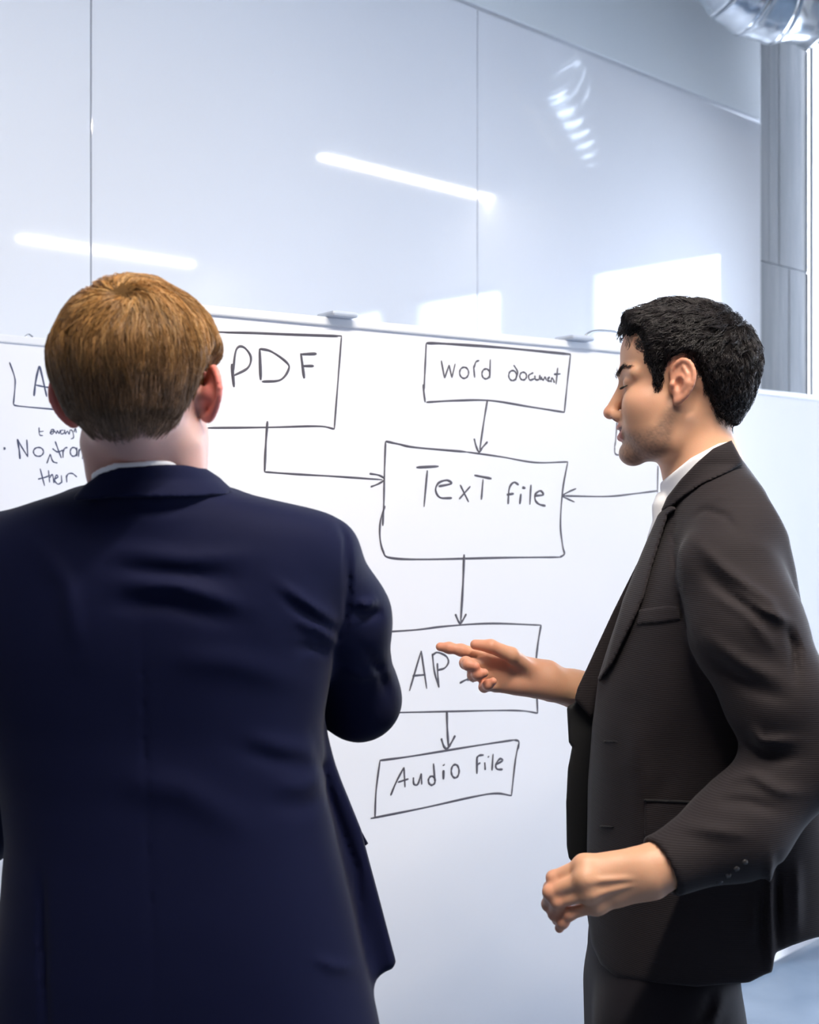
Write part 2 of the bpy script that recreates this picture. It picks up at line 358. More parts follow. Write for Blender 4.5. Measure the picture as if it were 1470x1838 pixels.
Bc.stroke([L((839,1175),(840,1222)), L((825,1226),(840,1219),(850,1224)), L((828,1176),(850,1174))], 'handwriting', 'handwritten letter I beside the pointing hand', 3.6)
Bc.stroke([(L((802,1275),(803,1310),(805,1340)),4.6), L((792,1325),(797,1340),(803,1343),(810,1333),(817,1320))], 'drawn_arrow', 'drawn arrow from API down to audio file', 4.4)
Bc.stroke([L((681,1365),(740,1357),(850,1339),(923,1328)), L((923,1328),(931,1331),(930,1345)), L((931,1335),(925,1365),(918,1428)), L((918,1428),(890,1424),(850,1430),(760,1450),(665,1469)), L((682,1365),(675,1420),(673,1468))], 'drawn_box', 'hand drawn box around audio file', 3.6)
Bc.stroke([L((701,1428),(711,1404),(725,1377)), L((725,1377),(727,1413)), L((714,1404),(733,1398)), L((742,1395),(743,1407),(750,1407),(756,1388)), L((756,1388),(757,1408)), ring(775,1401,6,8), L((778,1370),(781,1406)), (L((796,1382),(796,1399)),5), (L((796,1372),(797,1374)),5), ring(817,1384,7,12)], 'handwriting', 'handwritten word audio', 3.8)
Bc.stroke([(L((856,1358),(856,1389)),4.4), L((856,1360),(860,1356),(868,1355)), L((856,1373),(862,1369)), L((870,1368),(871,1382)), (L((876,1357),(877,1359)),4), L((885,1353),(883,1383)), L((889,1373),(902,1365),(897,1362),(890,1372),(892,1380),(902,1381))], 'handwriting', 'handwritten word file in the audio file box', 3.8)
# plastic tabs and the wire hook on the top rail
def rail_tab(x0, x1, yb, label):
    a = Bc.hit(x0, yb); b = Bc.hit(x1, yb); la = (a-Bc.o).dot(Bc.d); lb = (b-Bc.o).dot(Bc.d)
    o = boxes('hanger_tab', Bc.w, [(la, lb, -.034, .03, BOARD_TOP-.0005, BOARD_TOP+.010)], M['tab'], Bc.root, .0045); tag(o, label)
rail_tab(583, 630, 570, 'grey tab on the top rail above the PDF box')
rail_tab(1012, 1052, 606, 'grey tab on the top rail beside the wire hook')
def hook():
    a = Bc.hit(1040, 604)
    l0 = (a-Bc.o).dot(Bc.d); z = BOARD_TOP
    p = [Bc.w(l0, .012, z+.006), Bc.w(l0+.015, .014, z+.018), Bc.w(l0+.045, .014, z+.026), Bc.w(l0+.095, .014, z+.028), Bc.w(l0+.112, .012, z+.022), Bc.w(l0+.116, .010, z+.004)]
    o = link('wire_hook', tube_mesh('wire_hook', smooth_path(p, 40), .0032, 8), M['wire'], Bc.root); tag(o, 'bent steel wire hook on the top rail')
hook()

Bl = Board('whiteboard', 'whiteboard at the left edge with handwritten notes beside the blond man', (-.868, 2.53), (D[0], D[1]), -1.0, .5)
Bl.stroke([L((17,650),(26,676),(27,693),(24,726)), L((24,726),(35,729),(101,735),(150,738))], 'drawn_box', 'hand drawn box cut off by the head', 2.6, 'inkblue')
Bl.stroke([(L((61,711),(64,685),(70,657)),3.6), (L((70,657),(73,664),(84,712)),3.6), L((64,691),(78,694),(91,696)), L((94,688),(90,697),(93,708),(100,708))], 'handwriting', 'handwritten letter A of a hidden word', 2.8, 'inkblue')
Bl.stroke([L((70,767),(71,780),(77,782)), L((69,775),(78,774))], 'handwriting', 'small handwritten letter t', 2.0, 'inkblue')
Bl.stroke([L((90,777),(97,772),(93,771),(90,777),(94,779),(98,774),(101,778),(103,773),(106,778),(108,772)), L((114,772),(109,773),(110,779),(115,777),(116,772),(117,779),(121,774),(124,779),(126,772),(130,774),(132,785),(127,788)), L((133,776),(135,768),(137,777))], 'handwriting', 'small handwritten insertion above the note', 2.0, 'inkblue')
Bl.stroke([(L((6,805),(10,805)),4.4)], 'bullet_dot', 'dot before the handwritten word No', 2.6, 'inkblue')
Bl.stroke([(L((36,824),(34,805),(31,788)),3.2), L((31,788),(40,804),(50,820)), L((50,820),(48,789)), ring(69,811,9,8), L((84,832),(90,815)), L((90,815),(95,828),(103,831))], 'handwriting', 'handwritten word No with an insertion mark', 2.6, 'inkblue')
Bl.stroke([L((99,792),(104,806),(110,822)), L((94,805),(103,811),(113,808)), L((113,822),(113,808)), L((113,812),(116,805),(121,803)), ring(132,811,6,8), L((138,803),(138,819)), L((141,820),(142,806)), L((142,809),(148,804),(150,812),(148,824)), L((161,803),(154,807),(158,814),(159,820),(153,824))], 'handwriting', 'handwritten word after the insertion mark', 2.6, 'inkblue')
Bl.stroke([L((72,841),(80,872)), L((68,860),(80,857),(90,853)), L((87,844),(89,866)), L((89,858),(94,852),(97,867)), L((98,860),(104,856),(101,853),(98,862),(104,869),(110,866)), L((110,853),(111,867)), L((120,866),(119,853)), L((119,858),(122,851),(130,850),(138,856))], 'handwriting', 'handwritten word on the lower note line', 2.4, 'inkblue')
Bl.stroke([L((157,858),(160,850),(166,848),(166,860)), L((162,842),(165,842))], 'handwriting', 'handwritten letter half hidden by the collar', 2.4, 'inkblue')
l0 = (Bl.hit(45,604)-Bl.o).dot(Bl.d)
o = link('wire_hook', tube_mesh('wire_hook', smooth_path([Bl.w(l0, .0, BOARD_TOP), Bl.w(l0+.008, 0, BOARD_TOP+.006), Bl.w(l0+.018, 0, BOARD_TOP+.001)], 12), .0018, 6), M['wire'], Bl.root)
Br = Board('whiteboard', 'blank bright whiteboard at the right edge behind the man in charcoal', (1.096, 3.82), (D[0], D[1]), -.25, 1.0)
# ------------------------------------------------------------------ distance-field sculpting
f32 = np.float32
def sat(x): return np.clip(x, 0, 1)
def sstep(a, b, x): t = sat((x-a)/(b-a)); return t*t*(3-2*t)
def smin(a, b, k): h = np.maximum(k-np.abs(a-b), 0)/k; return np.minimum(a, b) - h*h*k*.25
def smax(a, b, k): return -smin(-a, -b, k)
def sph(P, c, r): return np.linalg.norm(P-np.asarray(c, f32), axis=1) - r
def cone(P, a, b, ra, rb):
    a = np.asarray(a, f32); b = np.asarray(b, f32); ab = b-a; pa = P-a
    t = sat((pa@ab)/(ab@ab+1e-12)); return np.linalg.norm(pa - t[:, None]*ab, axis=1) - (ra+(rb-ra)*t)
def chain(P, pts, rs, k=.01):
    d = None
    for i in range(len(pts)-1):
        e = cone(P, pts[i], pts[i+1], rs[i], rs[i+1]); d = e if d is None else smin(d, e, k)
    return d
def ell(P, c, r, R=None):
    q = P-np.asarray(c, f32)
    if R is not None: q = q@np.asarray(R, f32)          # columns of R = local axes
    r = np.asarray(r, f32); k0 = np.linalg.norm(q/r, axis=1); k1 = np.linalg.norm(q/(r*r), axis=1)+1e-9
    return k0*(k0-1)/k1
def rbox(P, c, h, rad, R=None):
    q = P-np.asarray(c, f32)
    if R is not None: q = q@np.asarray(R, f32)
    q = np.abs(q)-(np.asarray(h, f32)-rad)
    return np.linalg.norm(np.maximum(q, 0), axis=1) + np.minimum(q.max(axis=1), 0) - rad
def basis(u, v):                                        # columns: u, v', u x v'
    u = np.asarray(u, float); u = u/np.linalg.norm(u); v = np.asarray(v, float); v = v-u*u.dot(v); v /= np.linalg.norm(v)
    return np.stack([u, v, np.cross(u, v)], axis=1)
class Loft:                                             # rows: z, cx, cy, half x, half y
    def __init__(s, rows, n=2.3, sm=9):
        R = np.array(sorted(rows, key=lambda r: r[0]), float); zs = np.linspace(R[0,0], R[-1,0], 160)
        T = np.stack([np.interp(zs, R[:,0], R[:,i]) for i in range(1,5)], 1)
        if sm > 1:
            K = np.hanning(sm+2)[1:-1]; K /= K.sum(); pad = sm//2
            T = np.stack([np.convolve(np.pad(T[:,i], pad, mode='reflect', reflect_type='odd'), K, 'valid') for i in range(4)], 1)
        s.z, s.T, s.n = zs, T, n
    def __call__(s, P, grow=0.0, cap=.02):
        z = P[:,2]; cx, cy, a, b = [np.interp(z, s.z, s.T[:,i]).astype(f32) for i in range(4)]
        u = P[:,0]-cx; v = P[:,1]-cy; a = np.maximum(a, .004); b = np.maximum(b, .004)
        k = ((np.abs(u)/a)**s.n + (np.abs(v)/b)**s.n)**(1/s.n); r = np.hypot(u, v)
        d = np.where(k > .05, r*(1-1/np.maximum(k, .05)), -np.minimum(a, b))
        return smax(d-grow, np.maximum(z-s.z[-1], s.z[0]-z)-grow, cap)
def px(P):
    Y = np.maximum(P[:,1], .2); return CX+F*P[:,0]/Y, CY-F*(P[:,2]-EYE)/Y, Y/F
def poly2(u, v, pts):                                   # signed distance to polygon, negative inside
    pts = np.asarray(pts, f32); n = len(pts); d = np.full(u.shape, 1e12, f32); ins = np.zeros(u.shape, bool)
    for i in range(n):
        ax, ay = pts[i]; bx, by = pts[(i+1) % n]; ex, ey = bx-ax, by-ay; wx, wy = u-ax, v-ay
        t = sat((wx*ex+wy*ey)/(ex*ex+ey*ey+1e-9)); d = np.minimum(d, (wx-ex*t)**2+(wy-ey*t)**2)
        if ay != by: ins ^= ((ay > v) != (by > v)) & (u < (bx-ax)*(v-ay)/(by-ay)+ax)
    return np.where(ins, -1, 1)*np.sqrt(d)
def outline(P, pts):                                    # silhouette seen from the lens, in metres at the point's depth
    u, v, s = px(P); return poly2(u, v, pts)*s
def line2(u, v, pts):
    d = np.full(u.shape, 1e12, f32); best = np.zeros(u.shape, f32); n = len(pts)-1
    for i in range(n):
        ax, ay = pts[i]; bx, by = pts[i+1]; ex, ey = bx-ax, by-ay
        t = sat(((u-ax)*ex+(v-ay)*ey)/(ex*ex+ey*ey+1e-9)); q = (u-ax-ex*t)**2+(v-ay-ey*t)**2
        best = np.where(q < d, (i+t)/n, best); d = np.minimum(d, q)
    return np.sqrt(d), best
def folds(P, lst):                                      # soft cloth folds: (points, width px, height m)
    u, v, s = px(P); o = np.zeros(len(P), f32)
    for pts, w, h in lst:
        d, t = line2(u, v, pts); o += h*np.exp(-(d/w)**2)*np.sin(math.pi*np.clip(t, .04, .96))
    return o
EDGES = [((0,0,0),(1,0,0)),((0,1,0),(1,1,0)),((0,0,1),(1,0,1)),((0,1,1),(1,1,1)),((0,0,0),(0,1,0)),((1,0,0),(1,1,0)),((0,0,1),(0,1,1)),((1,0,1),(1,1,1)),((0,0,0),(0,0,1)),((1,0,0),(1,0,1)),((0,1,0),(0,1,1)),((1,1,0),(1,1,1))]
def nets(fn, lo, hi, h, skip=None, margin=2.2, coarse=4):
    lo = np.asarray(lo, float); hi = np.asarray(hi, float); n = (np.ceil((hi-lo)/h/coarse).astype(int)+1)*coarse+1
    nc = (n-1)//coarse+1
    ax = [lo[i]+h*coarse*np.arange(nc[i]) for i in range(3)]
    Pc = np.stack(np.meshgrid(*ax, indexing='ij'), -1).reshape(-1, 3).astype(f32)
    Fc = fn(Pc).reshape(nc).astype(f32)
    idx = [np.minimum((np.arange(n[i])+coarse//2)//coarse, nc[i]-1) for i in range(3)]
    G = Fc[np.ix_(*idx)].copy()
    near = np.abs(G) < h*coarse*margin
    ii = np.argwhere(near); P = (lo+ii*h).astype(f32)
    vals = np.concatenate([fn(P[k:k+400000]) for k in range(0, len(P), 400000)]) if len(P) else np.zeros(0)
    G[near] = vals
    S = G < 0
    cnt = np.zeros(n-1, np.int8)
    for dx in (0,1):
        for dy in (0,1):
            for dz in (0,1): cnt += S[dx:n[0]-1+dx, dy:n[1]-1+dy, dz:n[2]-1+dz]
    act = (cnt > 0) & (cnt < 8); cells = np.argwhere(act)
    vid = np.full(n-1, -1, np.int64); vid[act] = np.arange(len(cells))
    acc = np.zeros((len(cells), 3)); num = np.zeros(len(cells))
    for a, b in EDGES:
        a = np.array(a); b = np.array(b); ca = cells+a; cb = cells+b
        fa = G[ca[:,0],ca[:,1],ca[:,2]]; fb = G[cb[:,0],cb[:,1],cb[:,2]]; m = (fa < 0) != (fb < 0)
        t = np.where(m, fa/np.where(m, fa-fb, 1), 0); acc += (m[:,None])*(a+(b-a)*t[:,None]); num += m
    V = lo + (cells + acc/num[:,None])*h
    Q = []
    for axis in range(3):
        s0 = [slice(None)]*3; s1 = [slice(None)]*3; s0[axis] = slice(0, -1); s1[axis] = slice(1, None)
        ch = S[tuple(s0)] != S[tuple(s1)]; e = np.argwhere(ch)
        o1, o2 = [(axis+1) % 3, (axis+2) % 3]
        ok = (e[:,o1] > 0) & (e[:,o2] > 0) & (e[:,o1] < n[o1]-1) & (e[:,o2] < n[o2]-1); e = e[ok]
        d1 = np.zeros(3, int); d1[o1] = 1; d2 = np.zeros(3, int); d2[o2] = 1
        q = np.stack([vid[tuple((e-x).T)] for x in (d1+d2, d2, np.zeros(3, int), d1)], 1)
        flip = ~S[tuple(e.T)]; q[flip] = q[flip][:, ::-1]; Q.append(q)
    Q = np.concatenate(Q); Q = Q[(Q >= 0).all(1)]
    if skip is not None:
        c = V[Q].mean(1); keep = ~skip(c); Q = Q[keep]
        used = np.unique(Q); mp = np.full(len(V), -1); mp[used] = np.arange(len(used)); V = V[used]; Q = mp[Q]
    return V.astype(f32), Q
def relax(V, Q, it=2, lam=.5):
    V = V.astype(float)
    e = np.concatenate([Q[:, [0,1]], Q[:, [1,2]], Q[:, [2,3]], Q[:, [3,0]]]); e = np.concatenate([e, e[:, ::-1]])
    deg = np.bincount(e[:,0], minlength=len(V)).astype(float); deg[deg == 0] = 1
    for k in range(it):
        for l in (lam, -lam*1.03):
            A = np.stack([np.bincount(e[:,0], V[e[:,1], i], minlength=len(V)) for i in range(3)], 1)/deg[:,None]; V += l*(A-V)
    return V.astype(f32)
def sculpt(name, fn, lo, hi, h, m, parent, it=2):
    V, Q = nets(fn, lo, hi, h); V = relax(V, Q, it); return link(name, mesh_np(name, V, Q), m, parent)

# ------------------------------------------------------------------ head, in a frame: x forward, y to his left, z up, origin between the ears
class Frame:
    def __init__(s, o, fwd, upish, scale=1.0):
        f_ = np.asarray(fwd, float); f_ /= np.linalg.norm(f_); u = np.asarray(upish, float); u = u-f_*f_.dot(u); u /= np.linalg.norm(u)
        s.o = np.asarray(o, float); s.R = np.stack([f_, np.cross(u, f_), u], 1); s.k = scale
    def loc(s, P): return (((P-s.o.astype(f32))@s.R.astype(f32))/s.k).astype(f32)
    def wld(s, q): return s.o + (np.asarray(q)*s.k)@s.R.T
def cranium(q):
    d = ell(q, (-.018,0,.034), (.094,.074,.083))
    d = smin(d, ell(q, (.022,0,.050), (.058,.066,.058)), .03)
    d = smin(d, ell(q, (-.062,0,-.005), (.042,.058,.055)), .03)
    return d
def head_core(q, neck):
    a = q.copy(); a[:,1] = np.abs(q[:,1])
    d = cranium(q)
    d = smin(d, ell(q, (.032,0,-.035), (.050,.055,.075)), .03)
    d = smin(d, cone(a, (.004,.052,-.050), (.022,.046,-.088), .016, .014), .03)        # jaw
    d = smin(d, cone(a, (.022,.046,-.088), (.064,.013,-.104), .014, .015), .025)
    d = smin(d, ell(q, (.069,0,-.104), (.017,.022,.015)), .018)                        # chin
    d = smin(d, ell(a, (.052,.040,-.028), (.028,.022,.022)), .02)                      # cheeks
    d = smin(d, cone(a, (.079,.008,.016), (.066,.048,.014), .0085, .008), .014)        # brow ridge
    d = smin(d, neck(q), .022)
    return d
def lips(a, g=0.0):
    return smin(chain(a, [(.0862,.000,-.0645), (.0838,.012,-.0632), (.0765,.0245,-.0612)], [.0050,.0048,.0022], .003), chain(a, [(.0838,0,-.0795), (.0815,.012,-.0768), (.0760,.0240,-.0655)], [.0064,.0056,.0022], .003), .001)-g
def mouth_gap(a):
    return np.minimum(chain(a, [(.0935,0,-.0718), (.0890,.012,-.0700), (.0800,.0260,-.0630)], [.0034,.0034,.0014], .001), chain(a, [(.0860,0,-.0718), (.0815,.012,-.0700), (.0765,.0210,-.0655)], [.0034,.0032,.0014], .001))
def face_bits(q, d):
    a = q.copy(); a[:,1] = np.abs(q[:,1])
    d = smax(d, -ell(a, (.094,.031,-.001), (.018,.020,.012)), .012)                    # eye sockets
    d = smin(d, sph(a, (.0685,.031,-.003), .0128), .003)                               # lids over the eyeball
    d = smin(d, ell(a, (.0690,.031,.003), (.0120,.0145,.0060)), .006)
    n = cone(q, (.080,0,.000), (.0985,0,-.040), .0065, .0095)
    n = smin(n, ell(q, (.1005,0,-.0425), (.0095,.0095,.0085)), .006)
    n = smin(n, ell(a, (.0885,.0115,-.0475), (.0105,.0062,.0078)), .006)
    n = smax(n, -ell(a, (.0950,.0085,-.0530), (.0078,.0042,.0042)), .002)
    d = smin(d, n, .009)
    d = smin(d, ell(q, (.0690,0,-.066), (.0125,.029,.021)), .010)                       # muzzle
    d = smin(d, lips(a), .004)
    d = smax(d, -mouth_gap(a), .0015)                                                   # parted, smiling lips
    d = smax(d, -cone(a, (.0795,.019,-.047), (.0655,.035,-.066), .0012, .0008), .009)   # smile crease
    d = smin(d, ell(a, (.058,.037,-.036), (.016,.014,.016)), .02)
    d = smin(d, ell(a, (.036,.037,-.060), (.036,.017,.034)), .03)
    return d
HELIX0 = [(.013,.000,.001), (.016,.012,.003), (.012,.024,.007), (.001,.0315,.011), (-.012,.028,.015), (-.0195,.016,.018), (-.0200,.002,.0185), (-.0150,-.012,.015), (-.008,-.021,.0105), (.000,-.028,.006)]
HELIX = [tuple(p) for p in smooth_path(HELIX0, 20)]
def ear(q, c, flare=1.0, tilt=-.16, s=1.0, wx=1.0):
    a = (q-np.asarray(c, f32))/s; a = a/np.array([wx,1,1], f32); ct, st = math.cos(tilt), math.sin(tilt)
    x = a[:,0]*ct - a[:,2]*st; z = a[:,0]*st + a[:,2]*ct; e = np.stack([x, z, a[:,1]], 1)
    hx = [(x_, z_, w*flare) for x_, z_, w in HELIX]
    d = chain(e, hx, list(np.interp(np.linspace(0, 1, 20), [0, .15, .8, .92, 1], [.0022,.0032,.0034,.0046,.0058])), .003)
    t = math.atan2(.0165*flare, .036); R = np.array([[math.cos(t),0,math.sin(t)],[0,1,0],[-math.sin(t),0,math.cos(t)]])
    pl = ell(e, (-.003,.002,.0095*flare), (.0185,.027,.0036), R)
    d = smin(d, pl, .005)
    d = smin(d, cone(e, (.004,-.006,-.006), (-.005,0,.008*flare), .012, .011), .006)    # root
    d = smax(d, -ell(e, (.0035,-.004,.0185*flare), (.0088,.0125,.0145)), .003)           # concha
    d = smin(d, chain(e, [(-.001,.022,.0125*flare), (-.0095,.012,.0165*flare), (-.0125,.000,.0180*flare), (-.0075,-.011,.0135*flare)], [.0022]*4, .003), .004)
    d = smin(d, sph(e, (.012,-.005,.006*flare), .0048), .004)
    d = smin(d, cone(e, (.003,-.012,.002), (.000,-.026,.005), .0065, .0055), .004)
    return d*s
def gnoise(P, sc, seed=0):                               # cheap smooth pseudo noise
    r = np.random.RandomState(seed); o = np.zeros(len(P), f32)
    for k in range(6):
        w = r.normal(size=3); w /= np.linalg.norm(w); w *= sc*(.6+.9*r.rand()); o += np.sin(P@w.astype(f32) + r.rand()*6.28 + 1.3*np.sin(P@(np.roll(w, 1)*.7).astype(f32)))
    return o/6
def grad(fn, P, e=.0008):
    g = np.stack([fn(P+np.eye(3, dtype=f32)[i]*e)-fn(P-np.eye(3, dtype=f32)[i]*e) for i in range(3)], 1); return g/(np.linalg.norm(g, axis=1, keepdims=True)+1e-9)
def strands(paths, rad, name=None):                      # paths (n, k, 3): three-sided tapering tubes, returns V, Q
    n, k, _ = paths.shape; T = np.gradient(paths, axis=1); T /= np.linalg.norm(T, axis=2, keepdims=True)+1e-9
    A = np.cross(T, np.array([.31,.17,.93])); A /= np.linalg.norm(A, axis=2, keepdims=True)+1e-9; B = np.cross(T, A)
    tp = (np.linspace(1, .25, k)**.7)[None, :, None]*np.asarray(rad).reshape(-1, 1, 1)
    V = np.stack([paths + tp*(math.cos(t)*A+math.sin(t)*B) for t in (0, 2.094, 4.189)], 2)   # n,k,3,3
    i = np.arange(n)[:, None, None]*k*3 + np.arange(k-1)[None, :, None]*3; s = np.arange(3)[None, None, :]
    Q = np.stack([i+s, i+(s+1) % 3, i+3+(s+1) % 3, i+3+s], -1).reshape(-1, 4)
    return V.reshape(-1, 3), Q
# ------------------------------------------------------------------ hands: five finger chains rooted in a palm
def hand(P, wrist, knuckles, fingers, thumb, palm_n, fore, r0=.0088):
    """wrist: point; knuckles: four points index..little; fingers: four lists of points after the knuckle; thumb: list from its base"""
    K = [np.asarray(k, float) for k in knuckles]; w = np.asarray(wrist, float); pn = np.asarray(palm_n, float); pn /= np.linalg.norm(pn)
    side = K[0]-K[3]; side /= np.linalg.norm(side)
    d = None
    for i, k in enumerate(K):
        b = w + side*(.016-.0105*i); e = cone(P, b, k, .0165, .0122-.0008*i); d = e if d is None else smin(d, e, .014)
    c = (K[0]+K[3]+2*w)/4
    d = smin(d, cone(P, w*.75+K[0]*.25+side*.004+pn*.004, w*.45+K[0]*.55+pn*.004, .017, .013), .012)       # thenar side
    d = smin(d, cone(P, w*.72+K[3]*.28+pn*.004, w*.4+K[3]*.6+pn*.003, .016, .012), .012)
    for i, fg in enumerate(fingers):
        r = r0*(1, 1.02, .97, .86)[i]; pts = [K[i]]+[np.asarray(x, float) for x in fg]; m = len(pts)
        e = chain(P, pts, list(np.linspace(r*1.12, r*.78, m)), .004)
        for j in range(1, m-1): e = smin(e, sph(P, pts[j]-pn*.0004, r*.94), .005)
        d = smin(d, e, .0055)
    t = [np.asarray(x, float) for x in thumb]
    d = smin(d, chain(P, t, [.0130, .0122, .0105, .0082][:len(t)], .005), .010)
    d = smin(d, chain(P, [w]+[np.asarray(x, float) for x in fore], [.0255]+[.028, .034, .04][:len(fore)], .02), .02)
    return d
# ------------------------------------------------------------------ people: shared builders
def lod_body(name, fn, lo, hi, hc, fine, root_loc, tint):
    """one body surface: fine cells in the boxes that show skin, coarse cells under the clothes"""
    def skip(c):
        m = np.zeros(len(c), bool)
        for a, b, h in fine: m |= ((c > np.asarray(a)+hc*.6) & (c < np.asarray(b)-hc*.6)).all(1)
        return m
    V, Q = nets(fn, lo, hi, hc, skip); Vs, Qs = [V], [Q]; k = len(V)
    for a, b, h in fine:
        v, q = nets(fn, a, b, h); v = relax(v, q, 2); Vs.append(v); Qs.append(q+k); k += len(v)
    V = np.concatenate(Vs); Q = np.concatenate(Qs)
    me = mesh_np(name, V - np.asarray(root_loc, f32), Q); set_tint(me, tint(V))
    o = link(name, me, M['skin']); o.location = tuple(root_loc); return o
def relaxed_hand(P, wrist, d, pn, sgn=1, s=1.0, fore=None):
    w = np.asarray(wrist, float); d = np.asarray(d, float); d /= np.linalg.norm(d); pn = np.asarray(pn, float); pn = pn-d*pn.dot(d); pn /= np.linalg.norm(pn)
    sd = np.cross(d, pn)*sgn
    K = [w + d*x*s + sd*y*s for x, y in ((.088,.030),(.092,.009),(.088,-.012),(.080,-.031))]; Fg = []
    for i, k in enumerate(K):
        L_ = (.040,.045,.041,.032)[i]; a = .35+.08*i; p = k; pts = []
        for j, q in enumerate((1, .68, .55)):
            t = a*(1+j*.9); p = p + (d*math.cos(t)+pn*math.sin(t))*L_*q*s; pts.append(p)
        Fg.append(pts)
    T = [w+d*.02+sd*.022+pn*.01, w+d*.05+sd*.048+pn*.022, w+d*.078+sd*.055+pn*.032, w+d*.10+sd*.052+pn*.040]
    return hand(P, w, K, Fg, T, pn, [w-d*.08, w-d*.2] if fore is None else fore)
def mixc(a, b, t): return np.asarray(a)[None]*(1-t[:,None]) + np.asarray(b)[None]*t[:,None] if np.ndim(a) == 1 else a*(1-t[:,None]) + np.asarray(b)[None]*t[:,None]
def shell_hair(name, fr, corefn, Tfn, lo, hi, h, parent, base_cols, n_str, k, step, flow, offs, rad, seed, n_cl=500, clump=.55, wave=0.0, bumps=None, region=None):
    def fn(P):
        q = fr.loc(P); return (corefn(q) - np.where(Tfn(q) > 0, .85, 1)*Tfn(q) - (bumps(q) if bumps else 0))*fr.k
    V, Q = nets(fn, lo, hi, h); V = relax(V, Q, 1)
    q = fr.loc(V); keepv = Tfn(q) > -.0035; kq = keepv[Q].any(1); Q = Q[kq]; used = np.unique(Q); mp = np.full(len(V), -1); mp[used] = np.arange(len(used)); V = V[used]; Q = mp[Q]
    cols = base_cols(fr.loc(V), np.random.RandomState(seed), False); nb = len(Q)
    # strands
    rs = np.random.RandomState(seed); dirs = rs.normal(size=(n_str*3, 3)).astype(f32); dirs /= np.linalg.norm(dirs, axis=1, keepdims=True)
    c = np.array([-.018,0,.02], f32); a = np.full(len(dirs), .03, f32); b = np.full(len(dirs), .2, f32)
    for _ in range(16):
        m = (a+b)/2; ins = corefn(c+dirs*m[:,None]) < 0; a = np.where(ins, m, a); b = np.where(ins, b, m)
    p = c+dirs*a[:,None]; ok = Tfn(p) > .0015
    if region is not None: ok &= region(p)
    p = p[ok][:n_str]; n = len(p); r1 = rs.rand(n).astype(f32); ph = rs.rand(n)*6.28; lenf = .6+.6*rs.rand(n)
    path = []; 
    for j in range(k):
        T = Tfn(p); tgt = np.maximum(T, .0005)*(offs(j/(k-1), r1)) + (bumps(p) if bumps else 0); g = grad(corefn, p)
        p = p - g*(corefn(p)-tgt)[:,None]
        f = flow(p, r1, rs); f = f - g*(f*g).sum(1)[:,None]; f /= np.linalg.norm(f, axis=1, keepdims=True)+1e-9
        w = np.cross(f, g)
        path.append(p + (w*(wave*np.sin(ph+j*1.25))[:,None] if wave else 0))
        p = (p + f*(step*lenf*(.45+.3*sstep(-.04,.0,p[:,2])+.6*sstep(.02,.09,p[:,2])))[:,None]).astype(f32)
    path = np.stack(path, 1)
    g = rs.choice(n, min(n, n_cl), replace=False); r0 = path[:,0]; near = np.concatenate([np.argmin(((r0[i:i+500,None]-r0[g][None])**2).sum(2), 1) for i in range(0, n, 500)])
    u = np.linspace(0, 1, k)[None,:,None]; pc = path[g][near]; cu = clump*u*sstep(-.05,.03,r0[:,2])[:,None,None]; path = path*(1-cu) + (pc + (r0-pc[:,0])[:,None]*.35)*cu; cl = rs.rand(len(g))[near]
    Wp = fr.o + (path*fr.k)@fr.R.T
    Vs, Qs = strands(Wp, rad*(.7+.6*rs.rand(n)))
    sc_ = np.repeat(base_cols(path.mean(1), rs, True)*(.7+.6*cl[:,None]), k*3, axis=0)
    me = mesh_np(name, np.concatenate([V, Vs]), np.concatenate([Q, Qs+len(V)])); set_tint(me, np.concatenate([cols, sc_]))
    ob = link(name, me, M['hairbase'], parent); me.materials.append(M['hair'])
    mi = np.ones(len(me.polygons), np.int32); mi[:nb] = 0; me.polygons.foreach_set('material_index', mi); return ob

